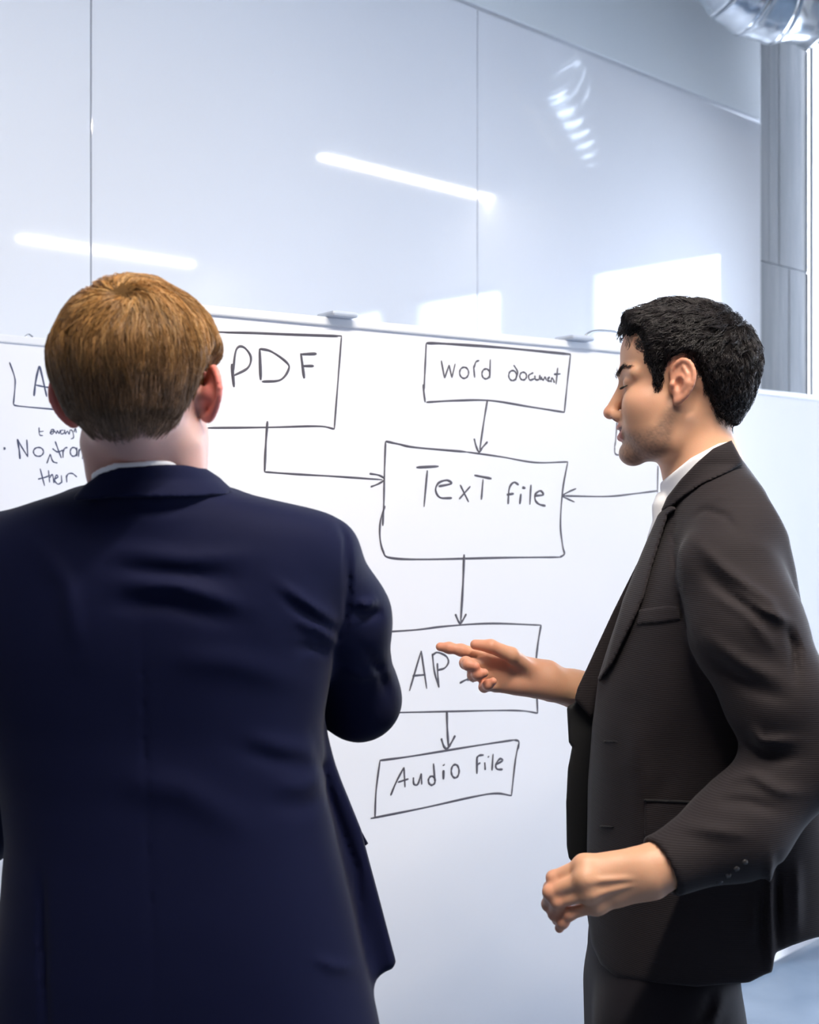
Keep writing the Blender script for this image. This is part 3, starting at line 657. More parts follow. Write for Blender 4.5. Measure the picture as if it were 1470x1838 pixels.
# ------------------------------------------------------------------ the blond man in navy, seen from behind
AX = lambda x: (x-CX)/F*1.45
AZ = lambda y: EYE + (CY-y)/F*1.45
def build_a():
    fr = Frame(at(250, 716, 1.37), (.03, 1, -.07), (-.035, .07, 1))
    neck_b = fr.loc(np.array([at(274, 900, 1.447)], f32))[0]; neck_m = fr.loc(np.array([at(272, 800, 1.394)], f32))[0]
    neck = lambda q: smin(cone(q, (-.008,0,-.03), neck_m, .052, .055), cone(q, neck_m, neck_b, .055, .061), .02)
    core = lambda q: head_core(q, neck)
    rows = []
    for y, l, r, b in ((866,190,360,.062),(880,135,415,.078),(898,75,500,.095),(918,15,565,.108),(940,-30,603,.116),(965,-58,615,.121),(1000,-72,622,.127),(1060,-74,622,.131),(1110,-72,617,.131),(1160,-66,604,.129),(1230,-50,590,.124),(1300,-25,578,.119),(1400,5,585,.119),(1500,18,602,.124),(1600,10,625,.130),(1700,-8,648,.134),(1838,-25,680,.136),(2000,-35,705,.138)):
        rows.append((AZ(y), (AX(l)+AX(r))/2, 1.452 if y > 900 else 1.44, (AX(r)-AX(l))/2, b))
    torso = Loft(rows, 2.35)
    R_arm = [at(556,1022,1.455), at(612,1110,1.50), at(646,1255,1.58), at(560,1235,1.74), at(470,1205,1.82)]
    L_arm = [at(-28,1022,1.455), at(-55,1250,1.49), at(-42,1478,1.54), at(40,1450,1.72), at(120,1400,1.82)]
    rr = [.066,.058,.049,.043,.040]
    hips = [(.80, torso.T[0,0], 1.47, .185, .13)]
    cx = AX(330); legs = [(cx-.095, 1.48), (cx+.095, 1.50)]
    RW = at(455,1198,1.84); LW = at(140,1390,1.84)
    def body(P):
        q = fr.loc(P); d = face_bits(q, core(q)); e = None
        for s in (1, -1):
            qq = q.copy(); qq[:,1] *= s; d = smin(d, ear(qq, (.002,.070,.002), 1.45, -.10, .97), .004)
        d = d*fr.k
        d = smin(d, smax(torso(P, -.022), .90-P[:,2], .02), .03)
        for arm in (R_arm, L_arm): d = smin(d, chain(P, arm, [.045,.042,.036,.032,.026], .03), .03)
        d = smin(d, ell(P, (cx,1.49,.86), (.15,.085,.09)), .04)
        d = smin(d, relaxed_hand(P, RW, np.array([-.8,.25,.25]), np.array([0,-1,-.2]), 1, 1, [R_arm[-1]]), .01)
        d = smin(d, relaxed_hand(P, LW, np.array([.8,.25,.1]), np.array([0,-1,-.2]), -1, 1, [L_arm[-1]]), .01)
        for x, y in legs: d = smin(d, chain(P, [(x,y,.79),(x,y+.01,.48),(x,y,.09),(x,y+.12,.035)], [.070,.052,.036,.03], .03), .04)
        return d
    def tint(V):
        q = fr.loc(V); c = np.tile(np.array([.66,.405,.345]), (len(V), 1))
        e = sstep(.066, .080, np.abs(q[:,1]))*sstep(-.05, -.03, q[:,2])*sstep(.05,.03,np.abs(q[:,2]))*sstep(.05,.02,np.abs(q[:,0]))
        c = mixc(c, (.66,.17,.14), e*.85)
        n = sstep(-.05,-.075,q[:,2])*sstep(-.11,-.085,q[:,2]); c = mixc(c, (.60,.30,.24), n*.35)
        return c
    hb = fr.o
    root = np.array([cx, 1.49, 0.0])
    o = lod_body('person', body, (-1.0,1.15,0), (.12,2.15,1.86), .0125, [((hb[0]-.135, 1.19, 1.555), (hb[0]+.135, 1.55, 1.86), .0026)], root, tint)
    tag(o, 'blond man in a navy suit seen from behind, arms bent in front of him', 'person')
    # jacket
    FO = [([(180,985),(330,1003),(470,995)], 17, .0035), ([(205,1048),(320,1052),(455,1092)], 15, .0050), ([(190,1085),(300,1082),(440,1122)], 17, -.0040), ([(190,1018),(320,1028),(450,1040)], 12, -.0025),
          ([(490,1040),(555,1085),(612,1125)], 10, .0045), ([(500,1068),(560,1108),(606,1140)], 9, -.0035), ([(520,1110),(575,1130),(610,1158)], 9, .0040), ([(520,1165),(570,1160),(600,1178)], 10, -.003),
          ([(604,930),(621,970),(625,1050),(622,1110),(607,1148),(600,1190)], 5.5, -.0036), ([(430,1318),(500,1338),(575,1352)], 16, .0024), ([(420,1345),(500,1368),(580,1378)], 15, -.0022), ([(480,1410),(545,1412),(590,1390)], 14, .0024), ([(470,1445),(540,1450),(600,1430)], 15, -.0018),
          ([(640,1082),(662,1086),(680,1074)], 8, .006), ([(628,1100),(660,1104),(690,1098)], 8, -.004), ([(612,1200),(650,1215),(705,1205)], 10, .003), ([(640,1150),(680,1200),(700,1260)], 9, -.003),
          ([(150,910),(280,915),(420,905)], 12, -.002), ([(560,1310),(590,1420),(640,1560),(655,1720)], 8, -.004), ([(75,1560),(78,1700),(85,1900)], 6, -.006), ([(250,1000),(262,1400),(280,1900)], 3.5, -.0012),
          ([(60,960),(120,1050),(140,1180)], 18, .003), ([(300,1180),(420,1190),(560,1230)], 26, .003), ([(200,1400),(330,1420),(470,1500)], 30, .003), ([(560,1720),(600,1735),(650,1740)], 10, .003)]
    flap_poly = [(540,1270),(577,1310),(600,1370),(648,1490),(690,1650),(711,1726),(706,1738),(668,1754),(600,1770),(540,1500)]
    def flap(P):
        d = outline(P, flap_poly); yc = 1.60 + .10*sat((P[:,0]+.20)/.2)
        return smax(d, np.abs(P[:,1]-(yc+1.50)/2)-(yc-1.50)/2-.012, .012)
    def sleeve(P, arm): return chain(P, arm, rr, .03)
    def jack(P):
        d = smin(torso(P), smax(cone(P, at(276,905,1.43), at(274,882,1.41), .098, .080), P[:,2]-AZ(880), .012), .03)
        d = smin(d, flap(P), .03)
        for arm in (R_arm, L_arm):
            ax = arm[-1]-arm[-2]; ax /= np.linalg.norm(ax); e = smax(sleeve(P, arm), ((P-np.asarray(arm[-1], f32))@ax.astype(f32)), .003); d = smin(d, e, .012+.03*sstep(EYE-.13, EYE-.03, P[:,2]))
        for w, arm in ((RW, R_arm), (LW, L_arm)):
            ax = arm[-1]-arm[-2]; ax /= np.linalg.norm(ax); d = smax(d, -cone(P, arm[-1]-ax*.02, arm[-1]+ax*.08, .033, .033), .004)
        return d - 1.7*folds(P, FO) - .0012*gnoise(P, 40, 3)
    jk = sculpt('jacket', jack, (-1.0,1.26,.78), (.06,1.94,1.62), .0044, M['navy'], o, 2); tag(jk, 'navy wool jacket')
    cring = Loft([(AZ(925), AX(276), 1.434, .130, .120), (AZ(905), AX(276), 1.428, .118, .108), (AZ(882), AX(276), 1.422, .099, .097), (AZ(862), AX(276), 1.416, .084, .088), (AZ(835), AX(273), 1.408, .0735, .082), (AZ(826), AX(272), 1.405, .071, .080)], 2.1)
    cp = [(131,893),(150,872),(178,850),(212,839),(300,833.5),(362,836),(396,858),(421,882),(403,889),(300,893),(200,893),(136,899)]
    col = sculpt('collar', lambda P: smax(smax(np.abs(cring(P, 0, .002))-.0042, outline(P, cp), .003), P[:,1]-1.50, .004), (-.48,1.28,1.52), (-.18,1.54,1.62), .0026, M['navy'], jk, 1)
    fl = sculpt('pocket_flap', lambda P: smax(outline(P, [(626,1462),(636,1468),(661,1514),(655,1519),(630,1480)]), np.abs(P[:,1]-1.665)-.012, .003), (-.16,1.63,1.05), (-.03,1.70,1.20), .003, M['navy'], jk, 1)
    sring = Loft([(AZ(880), AX(272), 1.41, .070, .080), (AZ(845), AX(271), 1.405, .0685, .0775), (AZ(822), AX(270), 1.403, .0675, .0765)], 2.1)
    sp = [(164,850),(178,841),(205,831),(280,826),(350,828),(372,834),(385,850),(385,862),(164,868)]
    sh = sculpt('shirt', lambda P: smax(np.abs(sring(P, 0, .002))-.0030, outline(P, sp), .003), (-.48,1.28,1.52), (-.18,1.54,1.63), .0026, M['shirt'], o, 1); tag(sh, 'white shirt collar')
    # trousers and shoes
    def tr(P):
        d = Loft([(.74, cx, 1.485, .17, .12), (.88, cx, 1.475, .172, .115), (1.0, cx, 1.465, .16, .105)], 2.3)(P)
        for i, (x, y) in enumerate(legs): d = smin(d, chain(P, [(x,y,.80),(x,y+.012,.48),(x,y,.07)], [.098,.078,.074], .03), .04)
        return smax(d, .045-P[:,2], .004) - .001*gnoise(P, 25, 5)
    sculpt('trousers', tr, (cx-.25,1.25,.03), (cx+.28,1.72,1.02), .009, M['trouser_navy'], o, 1)
    shoes(o, legs, (0,1))
    # hair
    pr = [(.10,.075),(.055,.035),(.032,.02),(.030,-.022),(.018,-.022),(.014,.028),(-.012,.033),(-.024,.012),(-.032,-.015),(-.040,-.040),(-.052,-.052),(-.2,-.060),(-.2,.4),(.3,.4),(.3,.09)]
    def T(q):
        pd = -poly2(q[:,0], q[:,2] + .010*np.cos(q[:,1]*70)*sstep(-.02,-.06,q[:,2]), pr); tm = .0045 + .0110*sstep(-.03, .06, q[:,2])
        return -.004 + (tm+.004)*sstep(-.002, .030, pd)
    Wh = np.array([-.086,-.006,.092], f32)
    def flow(p, r, rs):
        a = p-Wh; dist = np.linalg.norm(a, axis=1); w = sstep(.035,.085,dist)*sstep(.13,.07,p[:,2]); a /= dist[:,None]+1e-6
        sw = np.cross(a, np.array([-.6,0,.8]))*.45
        return a*(1-.75*w)[:,None] + rs.normal(size=(len(p),1))*sw*.6 + sw*(1-w)[:,None] + np.array([0,0,-1.0])*w[:,None] + rs.normal(size=p.shape)*.13
    def bmp(q): 
        d = np.linalg.norm(q-Wh, axis=1); return -.005*np.exp(-(d/.009)**2) + .0035*np.exp(-((d-.030)/.014)**2) + .0026*gnoise(q, 120, 11)*sstep(0,.05,q[:,2])
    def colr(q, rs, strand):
        t = sstep(-.01, .095, q[:,2]); c = mixc(np.array([.125,.068,.034]), np.array([.40,.205,.066]), t)  # golden tops: bleached tone, brightened further as painted highlights
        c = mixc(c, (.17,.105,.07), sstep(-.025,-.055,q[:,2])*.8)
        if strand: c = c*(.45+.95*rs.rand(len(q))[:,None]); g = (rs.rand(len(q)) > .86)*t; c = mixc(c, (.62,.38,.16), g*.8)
        else: c = c*(.32 - .24*np.exp(-(np.linalg.norm(q-Wh, axis=1)/.02)**2))[:,None]  # mass under the strands darkened, most at the crown: shade painted in the gaps
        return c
    lo = hb-np.array([.14,.17,.11]); hi = hb+np.array([.14,.15,.18])
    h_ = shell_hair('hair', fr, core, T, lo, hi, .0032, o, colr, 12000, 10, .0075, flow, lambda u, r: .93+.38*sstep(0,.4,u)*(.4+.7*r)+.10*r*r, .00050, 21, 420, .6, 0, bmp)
    tag(h_, 'blond brown hair parted from a crown whirl')
def shoes(o, legs, fw):
    fx, fy = fw
    for x, y in legs:
        R = basis((fx,fy,0), (0,0,1))
        def sh(P, x=x, y=y):
            b = np.array([x, y, 0.0]); f_ = np.array([fx, fy, 0.0])
            d = ell(P, b+f_*.05+UP*.035, (.15,.055,.045), basis((fx,fy,0), (-fy,fx,0))); d = smin(d, cone(P, b+UP*.06, b+UP*.10, .045, .043), .03)
            return smax(d, .002-P[:,2], .004)
        sculpt('shoe', sh, (x-.25,y-.25,-.01), (x+.25,y+.25,.16), .007, M['shoe'], o, 1)
build_a()
# ------------------------------------------------------------------ the dark haired man in charcoal, in profile
def build_b():
    S = F/1.8; BX = lambda x: (x-CX)/S; BZ = lambda y: EYE+(CY-y)/S
    fr = Frame(at(1216, 690, 1.8), (-.990, .135, 0), (0, 0, 1))
    lo_ = lambda x, y: np.array([(1216-x)/S, 0, (690-y)/S])
    neck = lambda q: smin(cone(q, (-.020,0,-.055), (-.036,0,-.125), .052, .0555), cone(q, (-.036,0,-.125), (-.056,0,-.205), .0555, .060), .02)
    core = lambda q: head_core(q, neck)
    rows = []
    for y, f_, b_, w in ((836,1240,1322,.075),(858,1222,1348,.11),(880,1206,1368,.145),(905,1193,1384,.175),(930,1182,1397,.192),(970,1166,1413,.203),(1010,1147,1423,.207),(1100,1105,1440,.20),(1200,1074,1452,.188),(1300,1060,1464,.18),(1400,1056,1476,.178),(1500,1052,1488,.182),(1600,1050,1494,.188),(1700,1050,1492,.19),(1800,1050,1490,.19)):
        rows.append((BZ(y), (BX(f_)+BX(b_))/2, 1.80, (BX(b_)-BX(f_))/2, w))
    torso = Loft(rows, 2.35)
    L_arm = [at(1308,1030,1.625), at(1342,1135,1.585), at(1398,1255,1.56), at(1446,1350,1.56), at(1325,1488,1.53), at(1188,1557,1.502)]
    rL = [.074,.071,.064,.060,.058,.039]
    R_arm = [at(1290,1000,1.99), at(1270,1150,2.03), at(1250,1290,2.05), at(1140,1262,2.0), at(1046,1238,1.972)]
    rR = [.070,.062,.056,.046,.034]
    LW = at(1165,1566,1.50); RW = at(985,1222,1.95)
    LK = [at(1046,1553,1.50), at(1047,1578,1.487), at(1055,1603,1.489), at(1068,1625,1.498)]
    LF = [[at(994,1576,1.512), at(988,1594,1.542), at(998,1606,1.558)], [at(988,1601,1.503), at(985,1623,1.528), at(993,1637,1.548)], [at(1001,1618,1.500), at(996,1640,1.518), at(1000,1652,1.534)], [at(1022,1640,1.503), at(1010,1655,1.508), at(1004,1666,1.515)]]
    LT = [at(1125,1570,1.525), at(1085,1590,1.553), at(1052,1602,1.565), at(1030,1610,1.57)]
    RK = [at(874,1177,1.936), at(869,1195,1.926), at(874,1214,1.925), at(889,1231,1.931)]
    RF = [[at(828,1167,1.93), at(806,1163,1.93), at(790,1161,1.932)], [at(836,1190,1.898), at(841,1193,1.874), at(853,1196,1.868)], [at(850,1212,1.892), at(858,1210,1.872), at(869,1208,1.870)], [at(869,1233,1.905), at(876,1229,1.886), at(885,1223,1.882)]]
    RT = [at(968,1214,1.944), at(918,1176,1.910), at(881,1160,1.900), at(853,1157,1.905)]
    legs = [(BX(1178), 1.705), (BX(1195), 1.89)]
    def body(P):
        q = fr.loc(P); d = face_bits(q, core(q))
        for s in (1, -1):
            qq = q.copy(); qq[:,1] *= s; d = smin(d, ear(qq, (.003,.069,-.004), 1.0, -.17, 1.02, .84), .004)
        d = d*fr.k
        d = smin(d, smax(torso(P, -.034), 1.0-P[:,2], .02), .03)
        d = smin(d, chain(P, L_arm[:-1]+[L_arm[-1]], [.05,.046,.042,.038,.033,.026], .03), .03)
        d = smin(d, chain(P, R_arm, [.05,.044,.038,.032,.027], .03), .03)
        d = smin(d, ell(P, (BX(1186),1.80,.86), (.08,.12,.17)), .04)
        hl = hand(P, LW, LK, LF, LT, (.15,.95,-.3), [at(1215,1540,1.512), at(1300,1487,1.53)])
        # extensor tendons and knuckle heads on the back of the left hand
        for k in LK: hl = smin(hl, sph(P, k+np.array([.003,-.002,.001]), .0104), .012)
        for k in LK[:3]: hl = smin(hl, cone(P, k+np.array([.004,-.0105,.001]), np.asarray(LW)+np.array([-.02,-.020,.0])+(k-LK[1])*.4, .0024, .001), .006)
        d = smin(d, hl, .008)
        hr = hand(P, RW, RK, RF, RT, (0,-1,0), [at(1030,1237,1.968), at(1110,1258,1.99)], .0092)
        d = smin(d, hr, .008)
        for x, y in legs: d = smin(d, chain(P, [(x,y,.79),(x-.01,y,.48),(x,y,.09),(x-.12,y,.035)], [.070,.052,.036,.03], .03), .04)
        return d
    def tint(V):
        q = fr.loc(V); c = np.tile(np.array([.62,.335,.205]), (len(V), 1)); ay = np.abs(q[:,1])
        head = sstep(.2,.15,np.linalg.norm(q, axis=1))
        c = mixc(c, (.60,.30,.20), head*np.exp(-((q[:,0]-.055)**2+(q[:,2]+.022)**2)/.0006)*.5)
        # stubble on jaw, chin and upper lip
        pj = [(.012,.00),(.022,-.035),(.040,-.062),(.070,-.070),(.100,-.058),(.110,-.13),(.04,-.135),(.012,-.095),(.004,-.05)]
        st = sstep(.004,-.012, poly2(q[:,0], q[:,2], pj))*head
        c = mixc(c, (.17,.105,.078), st*(.72+.25*gnoise(q, 900, 4)))
        lip = np.maximum(0*ay, sstep(.0030,.0004, lips(np.stack([q[:,0],ay,q[:,2]],1).astype(f32)))*sstep(.074,.080,q[:,0]))
        c = mixc(c, (.47,.165,.15), lip*.85)
        e = sstep(.064,.074,ay)*sstep(.04,.03,np.abs(q[:,2]))*sstep(.04,.02,np.abs(q[:,0]-.004)); c = mixc(c, (.62,.24,.16), e*.55)
        c = mixc(c, (.62,.26,.17), np.exp(-((q[:,0]-.105)**2+q[:,1]**2+(q[:,2]+.043)**2)/.00025)*.45*head)
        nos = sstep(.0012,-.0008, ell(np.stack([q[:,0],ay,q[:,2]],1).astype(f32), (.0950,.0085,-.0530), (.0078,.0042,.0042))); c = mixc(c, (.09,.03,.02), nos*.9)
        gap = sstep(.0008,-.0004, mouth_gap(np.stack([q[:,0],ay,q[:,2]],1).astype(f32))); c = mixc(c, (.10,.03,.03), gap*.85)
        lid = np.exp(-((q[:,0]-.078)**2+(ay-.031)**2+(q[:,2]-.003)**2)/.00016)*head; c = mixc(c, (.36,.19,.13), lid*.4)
        for pts, am in ((RF+[RT[2:]], .6), (LF, .35)):
            for fg in pts:
                for p in fg: c = mixc(c, (.66,.235,.15), np.exp(-((V-np.asarray(p))**2).sum(1)/.00022)*am)
        hnd = np.exp(-((V-np.asarray(RK[1]*.5+RW*.5))**2).sum(1)/.004); c = mixc(c, (.62,.29,.20), hnd*.5)
        return c
    root = np.array([BX(1190), 1.80, 0.0]); hb = fr.o
    lw = np.array([LW, *LK, *[p for f_ in LF for p in f_], *LT]); rw = np.array([RW, *RK, *[p for f_ in RF for p in f_], *RT])
    fine = [((hb[0]-.135, 1.66, 1.50), (hb[0]+.155, 1.94, 1.86), .0021), (lw.min(0)-.022, lw.max(0)+np.array([.045,.03,.04]), .0016), (rw.min(0)-.022, rw.max(0)+np.array([.055,.04,.035]), .0017)]
    o = lod_body('person', body, (.0,1.40,0), (.80,2.16,1.86), .0125, fine, root, tint)
    tag(o, 'dark haired man in a charcoal suit in profile, smiling and pointing at the whiteboard', 'person')
    # eye, lashes, brow
    for s in (1,):
        ev = fr.wld((.0685,.031*s,-.003)); bm = bmesh.new(); bmesh.ops.create_uvsphere(bm, u_segments=24, v_segments=16, radius=.0124)
        me = bpy.data.meshes.new('eye'); bm.to_mesh(me); bm.free()
        v = np.array([x.co[:] for x in me.vertices]); gz = fr.R[:,0]*.92 + fr.R[:,1]*.25 - UP*.35; gz /= np.linalg.norm(gz); dd = v@gz/.0124
        cc = np.where((dd > .96)[:,None], [[.01,.008,.008]], np.where((dd > .86)[:,None], [[.06,.03,.015]], [[.62,.58,.55]])); set_tint(me, cc)
        me.transform(Matrix.Translation(tuple(ev))); link('eye', me, M['eye'], o)
    th = tube_mesh('teeth', fr.wld(smooth_path([(.0745,.019,-.0665),(.0790,.011,-.0690),(.0808,0,-.0700),(.0790,-.011,-.0690),(.0745,-.019,-.0665)], 24)), .0024, 8); set_tint(th, np.array([.72,.68,.62])); link('teeth', th, M['eye'], o)
    rs = np.random.RandomState(3)
    def brush(name, pts, n, ln, rad, out, jitter, col, lab):
        P0 = smooth_path(pts, n).astype(f32); fc = lambda z_: face_bits(z_, core(z_)); P0 = P0 - grad(fc, P0)*(fc(P0)-.0006)[:,None]; side = rs.normal(size=(n, 3))*jitter; base = P0+side; tang = np.gradient(P0, axis=0); tang /= np.linalg.norm(tang, axis=1, keepdims=True)
        k = 5; path = np.stack([base + (tang*out[0]+np.array(out[1:4])[None]+rs.normal(size=(n,3))*.12)*ln*(j/(k-1)) for j in range(k)], 1)
        Wp = fr.o + path@fr.R.T; V, Q = strands(Wp, np.full(n, rad)); me = mesh_np(name, V, Q); set_tint(me, np.array([col])); ob = link(name, me, M['hair'], o); tag(ob, lab)
    for s in (1, -1):
        brush('eyebrow', [(.0900,.013*s,.0120),(.0880,.022*s,.0195),(.082,.034*s,.0250),(.070,.047*s,.0200)], 150, .008, .00040, (.9,.1,0,.10), .0013, (.014,.010,.009), 'thick dark eyebrow')
        brush('eyelashes', [(.0800,.0205*s,-.0050),(.0812,.027*s,-.0062),(.0800,.035*s,-.0058),(.0750,.0415*s,-.0040)], 70, .0065, .00035, (.05,.8,.25*s,-.35), .0004, (.012,.009,.009), 'dark lashes')
    # jacket
    near = [(1313,789),(1336,830),(1372,880),(1414,960),(1428,1020),(1443,1110),(1458,1200),(1490,1300),(1505,1500),(1500,1676),(1465,1682),(1430,1693),(1389,1711),(1385,1743),(1345,1763),(1250,1771),(1160,1763),(1108,1754),(1078,1730),(1062,1695),(1054,1640),(1053,1550),(1056,1400),(1063,1300),(1074,1215),(1118,1078),(1150,1000),(1181,925),(1215,868),(1270,800)]
    FO = [([(1218,905),(1208,960),(1214,1040),(1225,1100),(1250,1180)], 5, -.004), ([(1240,930),(1265,915),(1300,925),(1330,960)], 6, -.003),
          ([(1235,960),(1300,1020),(1380,1080),(1420,1140)], 11, .0055), ([(1250,1010),(1320,1075),(1390,1130)], 12, -.005), ([(1270,1060),(1340,1100),(1400,1180)], 10, .004),
          ([(1300,1050),(1370,1095),(1425,1120)], 8, .0045), ([(1250,1130),(1330,1190),(1420,1230)], 14, .005), ([(1260,1170),(1340,1230),(1420,1260)], 12, -.004),
          ([(1345,1300),(1365,1330),(1440,1330)], 9, .006), ([(1330,1330),(1380,1360),(1440,1360)], 9, -.005), ([(1300,1400),(1350,1390),(1400,1420),(1450,1425)], 11, .005), ([(1280,1440),(1340,1440),(1410,1460)], 10, -.004), ([(1210,1480),(1280,1490),(1350,1500)], 12, .004),
          ([(1383,1530),(1382,1640),(1384,1745)], 7, .007), ([(1395,1540),(1397,1700)], 6, -.008), ([(1430,1540),(1430,1690)], 10, .005), ([(1355,1600),(1350,1700)], 7, .004), ([(1368,1580),(1367,1740)], 5, -.004),
          ([(1130,1250),(1150,1400),(1140,1600)], 22, .004), ([(1200,1150),(1170,1300),(1110,1420)], 25, .003), ([(1230,1260),(1200,1400),(1140,1480)], 18, -.003),
          ([(1340,870),(1300,890),(1260,900)], 9, .002), ([(1410,1120),(1425,1160),(1430,1240)], 8, -.006)]
    def tors(P):
        d = torso(P); d = smin(d, fr_neck_flare(P), .03); return d
    def fr_neck_flare(P): return cone(P, at(1268,850,1.8), at(1290,905,1.8), .062, .085)
    def jack(P):
        d = smax(tors(P), outline(P, near), .006)
        e = chain(P, L_arm, rL, .03); g = chain(P, R_arm, rR, .03)
        for i_, arm in enumerate((L_arm, R_arm)):
            ax = arm[-1]-arm[-2]; ax /= np.linalg.norm(ax); pl = (P-np.asarray(arm[-1], f32))@ax.astype(f32)
            if i_ == 0: e = smax(e, pl, .003)
            else: g = smax(g, pl, .003)
        d = smin(d, e, .012+.045*sstep(EYE-.10, EYE+.0, P[:,2])); d = smin(d, g, .03)
        for arm, r in ((L_arm, .030), (R_arm, .027)):
            ax = arm[-1]-arm[-2]; ax /= np.linalg.norm(ax); d = smax(d, -cone(P, arm[-1]-ax*.030, arm[-1]+ax*.1, r, r), .003)
        return d - 1.6*folds(P, FO)*sstep(1.85, 1.78, P[:,1]) - .0012*gnoise(P, 40, 8)
    jk = sculpt('jacket', jack, (.16,1.42,.78), (.80,2.14,1.64), .0044, M['charcoal'], o, 2); tag(jk, 'charcoal ribbed jacket, open')
    fp = [(1166,966),(1100,1098),(1036,1236),(1031,1262),(1017,1268),(1021,1335),(1027,1339),(1019,1380),(1016,1440),(1017,1520),(1022,1545),(1120,1560),(1150,1200),(1200,960)]
    far = sculpt('front_panel', lambda P: smax(outline(P, fp), np.abs(P[:,1]-1.885-.10*(P[:,0]-.25))-.007, .004), (.22,1.83,.94), (.46,1.95,1.54), .0045, M['lining'], jk, 1); tag(far, 'far side of the open jacket, dark lining')
    fl_ = [(1166,966),(1100,1098),(1036,1236),(1031,1256),(1062,1290),(1110,1180),(1160,1050),(1195,965)]
    sculpt('lapel', lambda P: smax(outline(P, fl_), np.abs(P[:,1]-1.868-.10*(P[:,0]-.25))-.006, .004), (.22,1.81,1.15), (.46,1.93,1.54), .004, M['charcoal'], jk, 1)
    lap = [(1200,905),(1216,912),(1199,925),(1186,968),(1171,1016),(1156,1072),(1141,1107),(1100,1192),(1076,1224),(1072,1218),(1084,1198),(1118,1076),(1149,998),(1180,924)]
    sculpt('lapel', lambda P: smax(tors(P)-.0095, smax(outline(P, lap), P[:,1]-1.80, .004), .005), (.24,1.55,1.25), (.46,1.84,1.60), .0034, M['charcoal'], jk, 1)
    cl = [(1313,790),(1335,831),(1303,850),(1262,868),(1230,890),(1203,912),(1184,922),(1197,892),(1222,860),(1250,831),(1280,805)]
    def ncol(P, g): 
        q = fr.loc(P); return smin(neck(q)-.013, tors(P), .025)-g
    sculpt('collar', lambda P: smax(ncol(P, .0075), outline(P, cl), .005), (.30,1.60,1.50), (.56,1.98,1.65), .0034, M['charcoal'], jk, 1)
    def shirt(P):
        q = fr.loc(P); d = smin(neck(q)-.006, tors(P)+.004, .02)
        return smax(d, outline(P, [(1186,866),(1240,822),(1290,796),(1312,792),(1310,840),(1222,900),(1196,925),(1172,975),(1158,1000),(1161,965),(1171,935),(1174,908)]), .003)
    bulge = lambda P: smax(cone(P, at(1186,905,1.79), at(1180,1000,1.80), .018, .016), outline(P, [(1186,866),(1240,822),(1240,900),(1196,930),(1172,985),(1158,1003),(1161,965),(1171,935),(1170,908)]), .003)
    sh = sculpt('shirt', lambda P: smin(shirt(P), bulge(P), .006), (.28,1.60,1.42), (.56,1.98,1.65), .0030, M['shirt'], o, 1); tag(sh, 'white open-necked shirt')
    # pockets, buttonholes, sleeve buttons
    def onjack(name, poly, g, m, lo, hi, h=.0028):
        return sculpt(name, lambda P: smax(tors(P)-1.6*folds(P, FO)-g, smax(outline(P, poly), P[:,1]-1.80, .003), .0025), lo, hi, h, m, jk, 1)
    onjack('chest_pocket', [(1147,1094),(1200,1087),(1222,1090),(1222,1113),(1180,1119),(1143,1122)], .004, M['charcoal'], (.22,1.55,1.30), (.46,1.80,1.46))
    onjack('pocket_flap', [(1157,1436),(1260,1442),(1260,1505),(1156,1503)], .005, M['charcoal'], (.22,1.55,1.0), (.46,1.80,1.2))
    onjack('pocket_welt', [(1155,1434),(1262,1438),(1262,1443),(1155,1439)], .008, M['slit'], (.22,1.55,1.05), (.46,1.80,1.2), .0025)
    for y, x in ((1331,1083),(1484,1076)): onjack('buttonhole', [(x,y-3),(x+26,y-1),(x+26,y+2),(x,y+2)], .003, M['slit'], (.22,1.55,EYE-.5), (.44,1.80,EYE-.25), .0022)
    for i in range(4):
        ys = np.linspace(1.42, 1.58, 400); pts_ = np.array([at(1292+15*i, 1583-12*i, y_) for y_ in ys], f32)
        c = pts_[np.argmax(chain(pts_, L_arm, rL, .03) < 0)]; bm = bmesh.new(); bmesh.ops.create_cone(bm, cap_ends=True, segments=14, radius1=.0042, radius2=.0034, depth=.003)
        me = bpy.data.meshes.new('button'); bm.to_mesh(me); bm.free(); me.transform(Matrix.Translation(tuple(c)) @ Matrix.Rotation(math.pi/2, 4, 'X')); link('button', me, M['button'], jk)
    # trousers, shoes
    hx = BX(1186)
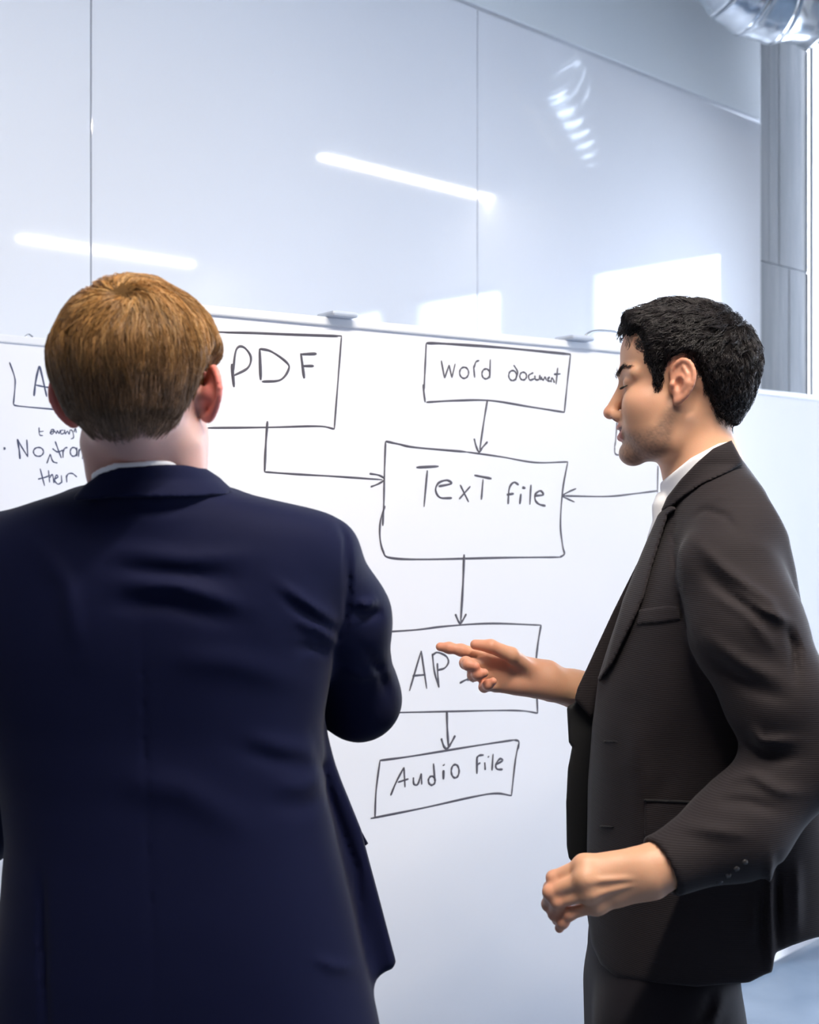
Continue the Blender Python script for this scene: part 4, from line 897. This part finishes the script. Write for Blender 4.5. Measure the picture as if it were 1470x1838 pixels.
    def tr(P):
        d = Loft([(.70, hx, 1.80, .106, .17), (.86, hx, 1.80, .105, .165), (1.0, hx+.01, 1.80, .105, .15)], 2.4)(P)
        for x, y in legs: d = smin(d, chain(P, [(x,y,.78),(x-.01,y,.48),(x,y,.07)], [.105,.08,.074], .03), .03)
        return smax(d, .045-P[:,2], .004) - folds(P, [([(1300,1770),(1280,1838),(1270,1900)], 8, .006), ([(1285,1775),(1262,1838)], 7, -.005)]) - .001*gnoise(P, 25, 5)
    sculpt('trousers', tr, (hx-.24,1.55,.03), (hx+.24,2.06,1.02), .007, M['trouser_dark'], o, 1)
    shoes(o, legs, (-1,0))
    # hair
    pp = [(1104,560),(1126,606),(1142,603),(1152,643),(1160,662),(1163,688),(1167,701),(1180,706),(1190,690),(1192,666),(1201,653),(1216,645),(1233,654),(1241,676),(1254,708),(1274,753),(1295,764),(1312,771),(1420,778),(1420,300),(1000,300),(1000,560)]
    pr = [tuple(lo_(x, y)[[0,2]]) for x, y in pp]
    def T(q):
        pd = -poly2(q[:,0], q[:,2], pr); tm = 0.0048 + .0045*sstep(-.02,.06,q[:,2]) + .003*sstep(.03,.09,q[:,0])*sstep(.06,.09,q[:,2])
        return -.004 + (tm+.004)*sstep(-.001, .009, pd)
    def corh(q): return smin(core(q), ell(q, (.060,0,.074), (.029,.045,.017)), .02)
    Wh = np.array([-.085,.0,.09], f32)
    def flow(p, r, rs):
        a = p-Wh; a /= np.linalg.norm(a, axis=1, keepdims=True)+1e-6; w = sstep(.06,.0,p[:,2])
        return a*(1-.6*w)[:,None] + np.array([-.25,0,-.9])*w[:,None] + rs.normal(size=p.shape)*.35
    def bmp(q): return .0034*gnoise(q, 190, 31)*sstep(-.06,.02,q[:,2]) + .0012*gnoise(q, 420, 32)
    def colr(q, rs, strand):
        c = np.tile(np.array([.0115,.0092,.0098]), (len(q), 1))
        if strand: c = c*(.5+1.6*rs.rand(len(q))[:,None])
        else: c = c*.45
        return c
    h_ = shell_hair('hair', fr, corh, T, hb-np.array([.14,.15,.10]), hb+np.array([.15,.15,.17]), .0028, o, colr, 9000, 7, .0045, flow, lambda u, r: .35+.9*sstep(0,.5,u)*(.5+.6*r)+.45*u*r, .00052, 5, 700, .75, .0020, bmp)
    tag(h_, 'short black wavy hair with a quiff')
build_b()
